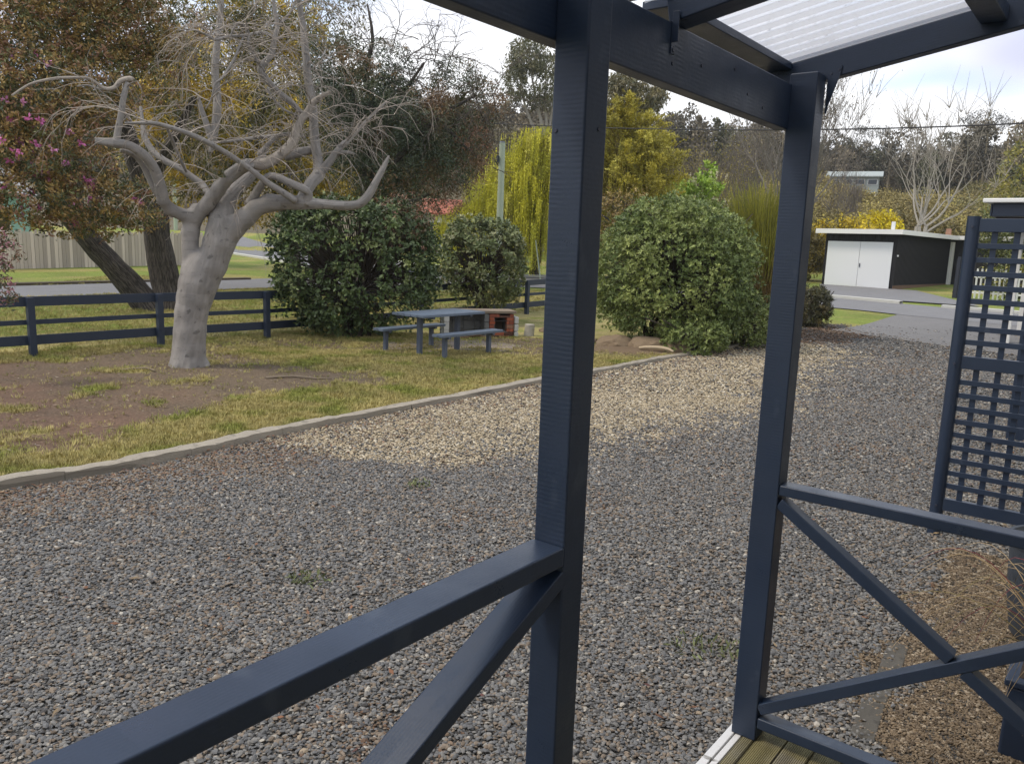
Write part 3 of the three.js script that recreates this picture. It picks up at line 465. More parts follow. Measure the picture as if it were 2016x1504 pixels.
weed(-0.75, -6.3, 0.12, 6, 'small olive weed at the edge of the tan gravel');
// ---------------------------------------------------------------- veranda (local x along the front, z towards the house)
const VT = 0.91013, P2 = [0.928, 0, -2.64];
const toLocal = (A, y, B) => [P2[0] + A * AX[0] + B * BX[0], y, P2[2] + A * AX[1] + B * BX[1]];
{
  const v = thing('veranda', 'dark navy timber veranda with square posts, crossed rails and a clear ribbed roof', 'veranda', P2, VT);
  const post = (x0, x1, z0, z1, y0, y1) => part('post', boxG(x0, x1, y0, y1, z0, z1, 0.005), M.navy, v);
  const p2 = post(0, 0.085, -0.09, 0, 0.25, 2.57);
  const p1 = post(-1.312, -1.231, -0.08, 0, 0.25, 2.98);
  // screw heads and knots in the posts
  const dot = (x, y, z, r, parent, ax = 'x') => { const g = new THREE.CylinderGeometry(r, r * 1.1, 0.003, 8); ax === 'x' ? g.rotateZ(Math.PI / 2) : g.rotateX(Math.PI / 2); g.translate(x, y, z); return part('screw_head', g.toNonIndexed(), M.bolt, parent); };
  dot(-1.3125, 2.225, -0.068, 0.004, p1); dot(-1.262, 2.23, 0.0005, 0.004, p1, 'z');
  // front beam
  const beam = part('front_beam', boxG(-5.2, -0.001, 2.396, 2.537, -0.125, -0.08, 0.004), M.navy, v);
  for (const [x, y] of [[-0.82, 2.445], [-0.66, 2.47], [-0.35, 2.45], [-0.23, 2.43], [-0.45, 2.50]]) dot(x, y, -0.0795, 0.0045, beam, 'z');
  // end beam rising to the house, with its packer and fascia
  const sl = 0.18, yb = (z) => 2.560 + sl * z;
  part('end_beam', barG([0.1135, yb(-0.2) + 0.0425, -0.2], [0.1135, yb(1.3) + 0.0425, 1.3], 0.045, 0.0835, [1, 0, 0]), M.navySmooth, v);
  part('end_fascia', barG([0.152, yb(-0.2) + 0.10, -0.2], [0.152, yb(1.3) + 0.10, 1.3], 0.028, 0.06, [1, 0, 0]), M.navySmooth, v);
  // rafters
  for (const x of [-0.79, -1.75, -2.75, -3.75]) part('rafter', barG([x, 2.537 + 0.05 + sl * -0.02, -0.10], [x, 2.537 + 0.05 + sl * 1.38, 1.3], 0.08, 0.095, [1, 0, 0]), M.navySmooth, v);
  // eave batten and purlins
  part('eave_batten', boxG(-0.748, 0.088, 2.600, 2.624, -0.215, -0.118, 0.003), M.navySmooth, v);
  for (let k = 0; k < 3; k++) part('eave_batten', boxG(-1.708 - k, -0.832 - k * 0.96, 2.600, 2.624, -0.215, -0.118, 0.003), M.navySmooth, v);
  part('purlin', boxG(-4.5, 0.0885, 2.672, 2.716, 0.42, 0.49, 0.004), M.navySmooth, v);
  part('purlin', boxG(-4.5, 0.0885, 2.775, 2.815, 0.98, 1.05, 0.004), M.navySmooth, v);
  // steel angle under the rafter and gusset at the corner post
  const br = part('angle_bracket', boxG(-0.838, -0.818, 2.465, 2.540, -0.0795, -0.0765, 0.0008), M.navySmooth, v); dot(-0.827, 2.50, -0.076, 0.005, br, 'z'); dot(-0.827, 2.475, -0.076, 0.005, br, 'z');
  part('angle_bracket', boxG(-0.838, -0.834, 2.49, 2.56, -0.0765, -0.06, 0.0008), M.navySmooth, v);
  { const s = new THREE.Shape(); s.moveTo(0.003, 2.452); s.lineTo(0.003, 2.592); s.lineTo(0.046, 2.598); s.lineTo(0.042, 2.572); s.lineTo(0.012, 2.478); s.lineTo(0.008, 2.452); s.closePath();
    const g = new THREE.ExtrudeGeometry(s, { depth: 0.004, bevelEnabled: false }); g.rotateY(-Math.PI / 2); g.translate(0.0895, 0, 0); const gp = part('gusset_plate', metricUV(g), M.navySmooth, v);
    for (const [z, y] of [[0.013, 2.575], [0.037, 2.585], [0.009, 2.50]]) dot(0.0845, y, z, 0.004, gp); }
  // left rail panel
  part('handrail', boxG(-4.3, -1.3125, 1.329, 1.372, -0.082, 0.002, 0.005), M.navySmooth, v);
  part('brace', barG([-1.30, 1.302, -0.040], [-3.55, 0.29, -0.040], 0.080, 0.036, [0, 0, 1], 0.004), M.navySmooth, v);
  part('bottom_rail', boxG(-4.3, -1.3125, 0.30, 0.342, -0.082, 0.0, 0.005), M.navySmooth, v);
  post(-4.39, -4.302, -0.09, 0, 0.25, 2.98);
  // right rail panel, crossed braces
  part('handrail', boxG(0.003, 0.072, 1.180, 1.217, 0.0005, 1.30, 0.005), M.navySmooth, v);
  part('bottom_rail', boxG(0.003, 0.066, 0.300, 0.342, 0.0005, 1.30, 0.005), M.navySmooth, v);
  const bL = 1.25; const up = (z) => 0.372 + z * 0.655, dn = (z) => 1.155 - z * 0.655;
  part('brace', barG([0.033, up(0.002), 0.002], [0.033, up(bL), bL], 0.060, 0.040, [1, 0, 0], 0.004), M.navySmooth, v);
  part('brace', barG([0.031, dn(0.003), 0.003], [0.031, dn(0.575), 0.575], 0.052, 0.040, [1, 0, 0], 0.004), M.navySmooth, v);
  part('brace', barG([0.031, dn(0.615), 0.615], [0.031, dn(1.24), 1.24], 0.052, 0.040, [1, 0, 0], 0.004), M.navySmooth, v);
  // deck: reeded boards along the front, white nosing
  const deckBump = grayTex(64, 256, (u, w, i, j) => 0.5 + 0.5 * Math.sin(j / 256 * Math.PI * 2 * 16), 1, 9.5);
  const deckMap = (s, g) => colorTex(256, 256, (u, w, i, j) => { const n = fbm(u * 3 + s, w * 3, 2, 4), m = smooth(-0.1, 0.3, fbm(u * 2.2 - s, w * 2.2, 7, 4) + g), k = (1 + 0.4 * n) * (0.85 + 0.3 * sp(i, j)) * (0.86 + 0.14 * Math.sin(j / 256 * Math.PI * 2 * 14)); return [lerp(0.27, 0.225, m) * k, lerp(0.25, 0.195, m) * k, lerp(0.20, 0.085, m) * k]; }, 1, 1);
  const dm = [0, 1, 2].map((s) => std({ map: deckMap(s * 5, [0.12, 0.22, 0.02][s]), roughness: 0.85, bumpMap: deckBump, bumpScale: 0.004 }));
  const wp = colorTex(256, 64, (u, w, i, j) => { const f = smooth(0.12, 0.3, fbm(u * 12, w * 3, 3, 4)); return [lerp(0.66, 0.20, f), lerp(0.66, 0.19, f), lerp(0.66, 0.17, f)]; }, 3, 3);
  M.wornWhite = std({ map: wp, roughness: 0.7 });
  let z = -0.108;
  part('deck_nosing', boxG(-6, 0.16, 0.20, 0.252, z, z + 0.030, 0.003), M.wornWhite, v); z += 0.034;
  part('deck_nosing', boxG(-6, 0.16, 0.215, 0.2485, z, z + 0.022, 0.003), M.wornWhite, v); z += 0.024;
  for (let k = 0; k < 13; k++) { const w = k ? 0.0955 : 0.046; part('deck_board', boxG(-6, 0.15 + (k % 3) * 0.004, 0.222, 0.250, z + 0.003, z + w - 0.003, 0.003), dm[k % 3], v); z += w; }
  part('deck_bearer', boxG(-6, 0.13, 0.02, 0.22, -0.09, -0.05, 0.003), M.navySmooth, v);
  part('deck_bearer', boxG(-6, 0.13, 0.02, 0.22, 0.8, 0.85, 0.003), M.navySmooth, v);
  for (const x of [0.08, -1.27, -2.8, -4.35]) part('deck_stump', boxG(x - 0.05, x + 0.05, -0.1, 0.022, -0.10, -0.02, 0.003), M.concrete, v);
  // clear ribbed roof sheets
  M.sheet = new THREE.MeshPhysicalMaterial({ color: lin(0.93, 0.94, 0.97), roughness: 0.6, transmission: 0.72, thickness: 0, side: THREE.DoubleSide });
  const sheetG = (x0, x1) => { const prof = [], pitch = 0.0700; for (let x = x0; x < x1 - 0.001; x += pitch) prof.push([x, 0], [x + pitch * 0.62, 0], [x + pitch * 0.70, 0.020], [x + pitch * 0.90, 0.020], [x + pitch * 0.98, 0]); prof.push([x1, 0]);
    const pos = [], idx = [], uv = []; const zs = [-0.20, 0.3, 0.8, 1.32]; for (const zz of zs) for (const [x, h] of prof) { pos.push(x, 2.650 + sl * zz + h, zz); uv.push(x, zz); } const n = prof.length; for (let j = 0; j < zs.length - 1; j++) for (let i = 0; i < n - 1; i++) { const a = j * n + i; idx.push(a, a + n, a + 1, a + 1, a + n, a + n + 1); }
    const g = new THREE.BufferGeometry(); g.setAttribute('position', new THREE.Float32BufferAttribute(pos, 3)); g.setAttribute('uv', new THREE.Float32BufferAttribute(uv, 2)); g.setIndex(idx); const h = g.toNonIndexed(); h.computeVertexNormals(); return h; };
  for (const [x0, x1] of [[-0.745, 0.136], [-1.60, -0.76], [-2.45, -1.61], [-3.3, -2.46], [-4.15, -3.31], [-5.0, -4.16]]) part('roof_sheet', sheetG(x0, x1), M.sheet, v);
  // the house the veranda leans on, behind the camera
  const h = thing('house', 'cream weatherboard house wall and roof behind the veranda', 'house', P2, VT);
  M.cream = std({ color: lin(0.42, 0.40, 0.34), roughness: 0.8 });
  for (let k = 0; k < 17; k++) part('weatherboard', boxG(-12, 12, 0.2 + k * 0.165, 0.2 + k * 0.165 + 0.16, 1.33, 1.352, 0.002), M.cream, h);
  part('wall', boxG(-12, 12, -0.1, 3.02, 1.352, 7.5, 0), M.cream, h);
  { const s = new THREE.Shape(); s.moveTo(1.22, 3.0); s.lineTo(4.4, 4.1); s.lineTo(7.7, 3.0); s.lineTo(7.7, 3.06); s.lineTo(4.4, 4.2); s.lineTo(1.18, 3.07); s.closePath(); const g = new THREE.ExtrudeGeometry(s, { depth: 25, bevelEnabled: false }); g.rotateY(-Math.PI / 2); g.translate(12.5, 0, 0); part('roof', g, M.greyBlue, h); }
}
// ---------------------------------------------------------------- lattice screen
{
  const O = [3.15, 0, -5.63], t = thing('lattice_screen', 'navy timber lattice privacy screen on round posts at the right', 'screen', O, VT);
  part('post', cylG([0, -0.1, 0], [0, 2.30, 0], 0.045, 0.045, 20), M.navySmooth, t);
  part('post', cylG([0, -0.1, 1.55], [0, 2.30, 1.55], 0.045, 0.045, 20), M.navySmooth, t);
  for (const y of [2.24, 1.29, 0.245]) { const r = part('rail', boxG(-0.022, 0.022, y - 0.045, y + 0.045, 0.03, 1.52, 0.003), M.navySmooth, t); for (const z of [0.0]) { const g = new THREE.CylinderGeometry(0.008, 0.008, 0.012, 10); g.rotateZ(Math.PI / 2); g.translate(-0.05, y - 0.01, z - 0.0); part('bolt', g.toNonIndexed(), M.bolt, r); } }
  const n = 19, pitch = (2.195 - 0.29) / (n + 1);
  for (let k = 1; k <= n; k++) { const y = 0.29 + k * pitch; if (Math.abs(y - 1.29) < 0.05) continue; part('lattice_slat', boxG(-0.013, 0.001, y - 0.0185, y + 0.0185, 0.03, 1.52, 0.002), M.navySmooth, t); }
  for (let k = 0; k < 11; k++) { const z = 0.135 + k * 0.132; part('lattice_slat', boxG(0.0015, 0.013, 0.29, 2.195, z - 0.019, z + 0.019, 0.002), M.navySmooth, t); }
}
// ---------------------------------------------------------------- planter with bronze grass, edging slabs
{
  const t = thing('planter', 'low square navy planter at the foot of the right-hand railing', 'planter', [2.33, 0, -3.02], VT);
  part('pot', boxG(-0.20, 0.20, 0, 0.31, -0.20, 0.20, 0.012), M.navySmooth, t); part('rim', boxG(-0.212, 0.212, 0.311, 0.345, -0.212, 0.212, 0.01), M.navySmooth, t); part('soil', boxG(-0.17, 0.17, 0.32, 0.349, -0.17, 0.17, 0.01), std({ color: lin(0.04, 0.028, 0.018), roughness: 1 }), t);
  const t2 = thing('tall_pot', 'taller grey-blue glazed pot behind the low navy planter', 'planter', [2.93, 0, -3.98], VT);
  const glaze = std({ map: concMap, color: lin(0.15, 0.19, 0.26), roughness: 0.45, bumpMap: concBump, bumpScale: 0.004 });
  part('pot', new THREE.LatheGeometry([[0, 0], [0.17, 0], [0.20, 0.04], [0.235, 0.25], [0.25, 0.5], [0.265, 0.53], [0.265, 0.57], [0.235, 0.57], [0.22, 0.5], [0, 0.5]].map(([x, y]) => new THREE.Vector2(x, y)), 28), glaze, t2);
  const R = rng(44), L = new Leaves(), tg = thing('bronze_grass', 'arching straw-coloured ornamental grass growing in the low navy planter', 'plant', [2.33, 0.345, -3.02]);
  const blade = (a, reach, rise, drop, col) => { const pts = []; for (let s = 0; s <= 10; s++) { const q = s / 10; pts.push([Math.cos(a) * (0.03 + reach * q), rise * Math.sin(q * Math.PI * 0.70) - drop * q * q * q, Math.sin(a) * (0.03 + reach * q)]); } L.twig(pts, 0.0030, 0.0008, col); };
  for (let k = 0; k < 120; k++) blade(R() * 6.283, 0.30 + R() * 0.45, 0.18 + R() * 0.28, 0.05 + R() * 0.30, jit(R, R() < 0.7 ? [0.36, 0.265, 0.15] : R() < 0.6 ? [0.22, 0.18, 0.08] : [0.18, 0.04, 0.045], 0.3));
  part('blades', L.build(), M.foliage, tg);
  const s = thing('stone_edging', 'flush grey stone edging strip between gravel and brown pebbles', 'edging');
  const line = [[1.52, -3.05], [1.70, -3.34], [1.90, -3.62], [2.08, -3.90]];
  for (let i = 0; i < line.length - 1; i++) { const a = line[i], b = line[i + 1], f = 0.02; part('edging_stone', barG([lerp(a[0], b[0], f), 0.0, lerp(a[1], b[1], f)], [lerp(a[0], b[0], 1 - f), 0.0, lerp(a[1], b[1], 1 - f)], 0.10, 0.030, [1, 0, 0.6], 0.008), std({ map: concMap, color: lin(0.30, 0.29, 0.27), roughness: 1, bumpMap: concBump, bumpScale: 0.01 }), s); }
}
// ---------------------------------------------------------------- navy rail fence along the lawn
{
  const t = thing('rail_fence', 'navy three-rail timber fence between the lawn and the street', 'fence');
  const F = [[-10.05, -9.0], [-8.75, -10.62], [-7.46, -12.25], [-6.20, -13.90], [-4.81, -15.46], [-3.5, -17.1], [-2.18, -18.76], [-0.95, -20.25], [0.33, -21.75], [1.6, -23.4], [2.9, -25.0]];
  F.forEach(([x, z]) => part('post', boxG(x - 0.05, x + 0.05, GY(x, z) - 0.15, GY(x, z) + 0.93, z - 0.05, z + 0.05, 0.005).applyMatrix4(new THREE.Matrix4().makeTranslation(-x, 0, -z)).rotateY(VT).translate(x, 0, z), M.navyFar, t));
  for (let i = 0; i < F.length - 1; i++) { const [x, z] = F[i], [X, Z] = F[i + 1], y = GY(x, z), Y = GY(X, Z), o = 0.066;
    for (const [h, d] of [[0.865, 0.15], [0.545, 0.075], [0.265, 0.15]]) part('rail', barG([x + BX[0] * o, y + h, z + BX[1] * o], [lerp(x, X, 0.998) + BX[0] * o, Y + h, lerp(z, Z, 0.998) + BX[1] * o], 0.03, d, [BX[0], 0, BX[1]], 0.003), M.navyFar, t); }
}
// ---------------------------------------------------------------- picnic table, benches, slab
{
  const slab = sheet(-2.4, 0.9, -13.0, -16.3, 22, 22, 0.032, (x, z) => { const u = lawnU(x, z), w = lawnT(x, z), n = 0.35 * noise(x * 2, z * 2, 3); return u > 2.6 + n && u < 5.0 + n && w > 3.0 + n && w < 6.6 + n; });
  structure('concrete_pad', slab, std({ map: concMap, color: lin(0.66, 0.56, 0.49), roughness: 0.95, bumpMap: concBump, bumpScale: 0.008 }), 'brown-stained concrete pad under the picnic table');
  const pm = [0.85, 1, 1.12].map((k) => std({ color: lin(0.118 * k, 0.152 * k, 0.205 * k), roughness: 0.9, roughnessMap: navyRough, bumpMap: sawnFine, bumpScale: 0.0015 })); let pk = 0;
  const plankTop = (t, w, len, y, n, th) => { const pw = w / n; for (let k = 0; k < n; k++) part('plank', boxG(-len / 2, len / 2, y - th, y, -w / 2 + k * pw + 0.006, -w / 2 + (k + 1) * pw - 0.006, 0.005), pm[(pk++ * 2 + (pk >> 1)) % 3], t); };
  const c = [-1.34, -14.3];
  const tab = thing('picnic_table', 'blue-grey slatted picnic table on two steel legs by the brick barbecue', 'table', [c[0], 0.03, c[1]], VT);
  plankTop(tab, 0.78, 1.62, 0.73, 5, 0.045);
  for (const x of [-0.50, 0.48]) { part('leg', boxG(x - 0.04, x + 0.04, -0.03, 0.68, -0.04, 0.04, 0.006), M.greyBlue, tab); part('cross_bar', boxG(x - 0.03, x + 0.03, 0.645, 0.684, -0.34, 0.34, 0.004), M.greyBlue, tab); }
  const bench = (dz, dx, label) => { const p = [c[0] + AX[0] * dx + BX[0] * dz, c[1] + AX[1] * dx + BX[1] * dz]; const b = thing('picnic_bench', label, 'bench', [p[0], 0.03, p[1]], VT, 'benches of the picnic table'); plankTop(b, 0.27, 1.62, 0.42, 2, 0.045); for (const x of [-0.62, 0.55]) { part('leg', boxG(x - 0.035, x + 0.035, -0.03, 0.372, -0.035, 0.035, 0.005), M.greyBlue, b); part('cross_bar', boxG(x - 0.03, x + 0.03, 0.34, 0.376, -0.12, 0.12, 0.004), M.greyBlue, b); } };
  bench(-0.62, 0.10, 'blue-grey bench on the near side of the picnic table');
  bench(0.68, -0.05, 'blue-grey bench on the far side of the picnic table');
}
// ---------------------------------------------------------------- brick barbecue
{
  const t = thing('brick_barbecue', 'old barbecue with red brick firebox and grey concrete block bench', 'barbecue', [-0.28, 0.0, -16.9], 0.28);
  const R = rng(31), bm = [];
  for (let k = 0; k < 7; k++) { const a = [[0.33, 0.095, 0.045], [0.29, 0.075, 0.035], [0.38, 0.125, 0.06], [0.24, 0.07, 0.04], [0.31, 0.16, 0.10], [0.10, 0.045, 0.03], [0.34, 0.10, 0.05]][k]; bm.push(std({ color: lin(...a), roughness: 0.95, bumpMap: concBump, bumpScale: 0.006 })); }
  part('mortar_core', boxG(-0.245, -0.135, 0, 0.50, -0.50, -0.005, 0), M.block, t); part('mortar_core', boxG(0.135, 0.275, 0, 0.50, -0.50, -0.005, 0), M.block, t);
  part('mortar_core', boxG(-0.136, 0.136, 0, 0.16, -0.50, -0.006, 0), M.block, t); part('back_panel', boxG(-0.136, 0.136, 0.16, 0.5, -0.50, -0.38, 0), std({ color: lin(0.20, 0.16, 0.12), roughness: 1, bumpMap: concBump, bumpScale: 0.01 }), t);
  const ch = 0.077;
  for (let row = 0; row < 7; row++) { const y = row * ch + 0.002, off = (row % 2) * 0.11;
    for (let x = -0.25 - off; x < 0.28; x += 0.2205) { const a = Math.max(-0.25, x), b = Math.min(0.28, x + 0.2135); if (b - a < 0.03) continue;
      const pieces = row >= 2 && row <= 5 ? [[a, Math.min(b, -0.13)], [Math.max(a, 0.13), b]] : [[a, b]];
      for (const [p, q] of pieces) { if (q - p < 0.025 || (row === 6 && R() < 0.25)) continue; part('brick', boxG(p, q, y, y + ch - 0.009, -0.12 - R() * 0.004, 0.004 + R() * 0.012, 0.006), bm[(R() * 7) | 0], t); } }
    for (let z = -0.13 - off * 0.8; z > -0.5; z -= 0.2205) part('brick', boxG(0.185 + R() * 0.01, 0.292 + R() * 0.008, y, y + ch - 0.009, Math.max(z - 0.2135, -0.5), z, 0.006), bm[(R() * 7) | 0], t);
  }
  part('lintel', boxG(-0.26, 0.20, 0.455, 0.500, -0.30, 0.008, 0.004), std({ color: lin(0.10, 0.045, 0.03), roughness: 0.8 }), t);
  part('hot_plate', boxG(-0.128, 0.128, 0.375, 0.388, -0.37, -0.02, 0.002), std({ color: lin(0.05, 0.04, 0.035), roughness: 0.7, metalness: 0.4 }), t);
  // concrete benchtop and block wing on the left
  part('bench_slab', boxG(-1.25, 0.33, 0.5415, 0.60, -0.52, 0.03, 0.01), std({ map: concMap, color: lin(0.75, 0.62, 0.50), roughness: 0.95, bumpMap: concBump, bumpScale: 0.008 }), t);
  for (let k = 0; k < 4; k++) for (let r = 0; r < 3; r++) part('concrete_block', boxG(-1.22 + k * 0.242, -1.22 + k * 0.242 + 0.236, r * 0.18 + 0.002, r * 0.18 + 0.174, -0.50, -0.35, 0.006), M.block, t);
  for (let r = 0; r < 3; r++) { part('concrete_block', boxG(-1.23, -1.12, r * 0.18 + 0.002, r * 0.18 + 0.174, -0.34, 0.02, 0.006), M.kerbPale, t); part('concrete_block', boxG(-0.36, -0.262, r * 0.18 + 0.002, r * 0.18 + 0.174, -0.49, 0.01, 0.006), M.block, t); part('concrete_block', boxG(0.302, 0.40, r * 0.16 + 0.002, r * 0.16 + 0.150, -0.40, 0.0, 0.02), M.kerbPale, t); }
  // firewood stored in the wing
  const wood = std({ color: lin(0.19, 0.12, 0.075), roughness: 1 });
  for (let k = 0; k < 4; k++) single('firewood', cylG([-1.18 + k * 0.12, 0.05 + (k % 2) * 0.05, -16.52 - k * 0.05], [-0.92 + k * 0.11, 0.06 + (k % 3) * 0.03, -16.50 - k * 0.06], 0.022 + 0.006 * (k % 3), 0.018, 7), wood, 'thin firewood stick stored under the barbecue bench', 'firewood', 'firewood under the barbecue');
  // weathered pale stump
  const st = thing('tree_stump', 'short pale weathered stump right of the barbecue', 'stump', [0.33, 0.02, -17.4]);
  part('stump_body', tubeG([[0, -0.05, 0, 0.115], [0, 0.05, 0, 0.105], [0.01, 0.15, 0, 0.10], [0.01, 0.26, 0, 0.10], [0.01, 0.262, 0, 0.094]], 12, 2, 0.18, 3), std({ color: lin(0.42, 0.39, 0.33), roughness: 1, bumpMap: concBump, bumpScale: 0.012 }), st);
}
// ---------------------------------------------------------------- rocks and driftwood by the big bush
function rockG(seed, sx, sy, sz) { const g = new THREE.IcosahedronGeometry(1, 3), p = g.attributes.position; for (let i = 0; i < p.count; i++) { const x = p.getX(i), y = p.getY(i), z = p.getZ(i), k = 1 + 0.5 * fbm(x * 1.2 + seed, y * 1.2, z * 1.2, 4); p.setXYZ(i, x * k * sx, Math.max(-0.3, y * k) * sy, z * k * sz); } g.computeVertexNormals(); return metricUV(g); }
{
  M.rock = std({ color: lin(0.21, 0.155, 0.10), roughness: 1, bumpMap: concBump, bumpScale: 0.015 });
  const rk = (x, z, sx, sy, sz, seed, label, m = M.rock) => { const g = rockG(seed, sx, sy, sz); g.translate(x, GY(x, z) + sy * 0.2, z); single('garden_rock', g, m, label, 'rock', 'rocks at the foot of the big bush'); };
  rk(2.05, -15.95, 0.42, 0.22, 0.30, 1, 'rounded brown rock left of the driftwood below the big bush');
  rk(2.72, -15.75, 0.50, 0.24, 0.35, 2, 'largest brown rock directly behind the driftwood');
  rk(3.18, -15.55, 0.30, 0.20, 0.25, 3, 'small brown rock against the right end of the driftwood');
  rk(1.5, -16.6, 0.25, 0.13, 0.2, 4, 'low brown rock beside the thick front post in view');
  rk(1.0, -18.2, 0.40, 0.16, 0.25, 5, 'flat grey-brown rock beyond the pale stump');
  const dw = thing('driftwood', 'pale driftwood log lying on the soil below the big bush', 'log', [0, 0, 0]);
  part('log', tubeG([[2.42, 0.12, -15.25, 0.02], [2.55, 0.135, -15.22, 0.032], [2.78, 0.14, -15.2, 0.035], [2.95, 0.125, -15.15, 0.03], [3.05, 0.09, -15.08, 0.018]], 8, 3, 0.2, 8), std({ color: lin(0.46, 0.37, 0.25), roughness: 0.95 }), dw);
  const mound = new THREE.SphereGeometry(1, 24, 12); const mp = mound.attributes.position; for (let i = 0; i < mp.count; i++) mp.setXYZ(i, mp.getX(i) * 1.1 + 2.5, Math.max(-0.2, mp.getY(i) * 0.10 + 0.03 * noise(mp.getX(i) * 4, mp.getZ(i) * 4)), mp.getZ(i) * 0.6 - 15.6); mound.computeVertexNormals();
  structure('soil_mound', mound, std({ color: lin(0.15, 0.105, 0.065), roughness: 1, bumpMap: concBump, bumpScale: 0.02 }), 'low soil mound under the rocks and driftwood');
}
// ---------------------------------------------------------------- trees
const barkMap = colorTex(512, 512, (u, v, i, j) => {
  const st = fbm(u * 15, v * 3.5, 2, 4), lt = smooth(0.18, 0.34, fbm(u * 9, v * 34, 6, 3)), bl = fbm(u * 3, v * 3, 9, 4), sc = smooth(0.20, 0.34, fbm(u * 7, v * 9, 12, 3));
  let k = 0.235 * (1 + 0.6 * bl + 0.28 * st) * (0.9 + 0.2 * sp(i, j)) * (1 - 0.12 * lt) * (1 - 0.45 * sc); return [k * 1.04, k * 0.97, k * 0.90];
}, 1, 0.9);
const barkBump = grayTex(512, 512, (u, v, i, j) => 0.5 + 0.45 * fbm(u * 14, v * 4, 2, 4) - 0.12 * smooth(0.18, 0.34, fbm(u * 9, v * 34, 6, 3)), 1, 0.9);
M.bark = std({ map: barkMap, roughness: 0.9, bumpMap: barkBump, bumpScale: 0.014 });
const darkBark = colorTex(256, 512, (u, v, i, j) => { const f = Math.abs(fbm(u * 8 + 0.6 * fbm(v * 6, u * 3, 1, 2), v * 3, 3, 4)) * 3, k = lerp(0.035, 0.125, smooth(0.08, 0.5, f)) * (0.8 + 0.4 * sp(i, j)); return [k * 1.1, k * 0.95, k * 0.82]; }, 2, 0.8);
const darkBump = grayTex(256, 512, (u, v) => Math.abs(fbm(u * 8 + 0.6 * fbm(v * 6, u * 3, 1, 2), v * 3, 3, 4)) * 3, 2, 0.8);
M.darkBark = std({ map: darkBark, roughness: 1, bumpMap: darkBump, bumpScale: 0.03 });
M.twig = std({ vertexColors: true, roughness: 0.95 });
M.limbFar = std({ color: lin(0.16, 0.145, 0.125), roughness: 1 });
M.leafT = new THREE.MeshPhysicalMaterial({ vertexColors: true, roughness: 0.62, side: THREE.DoubleSide, transmission: 0.22, thickness: 0 });

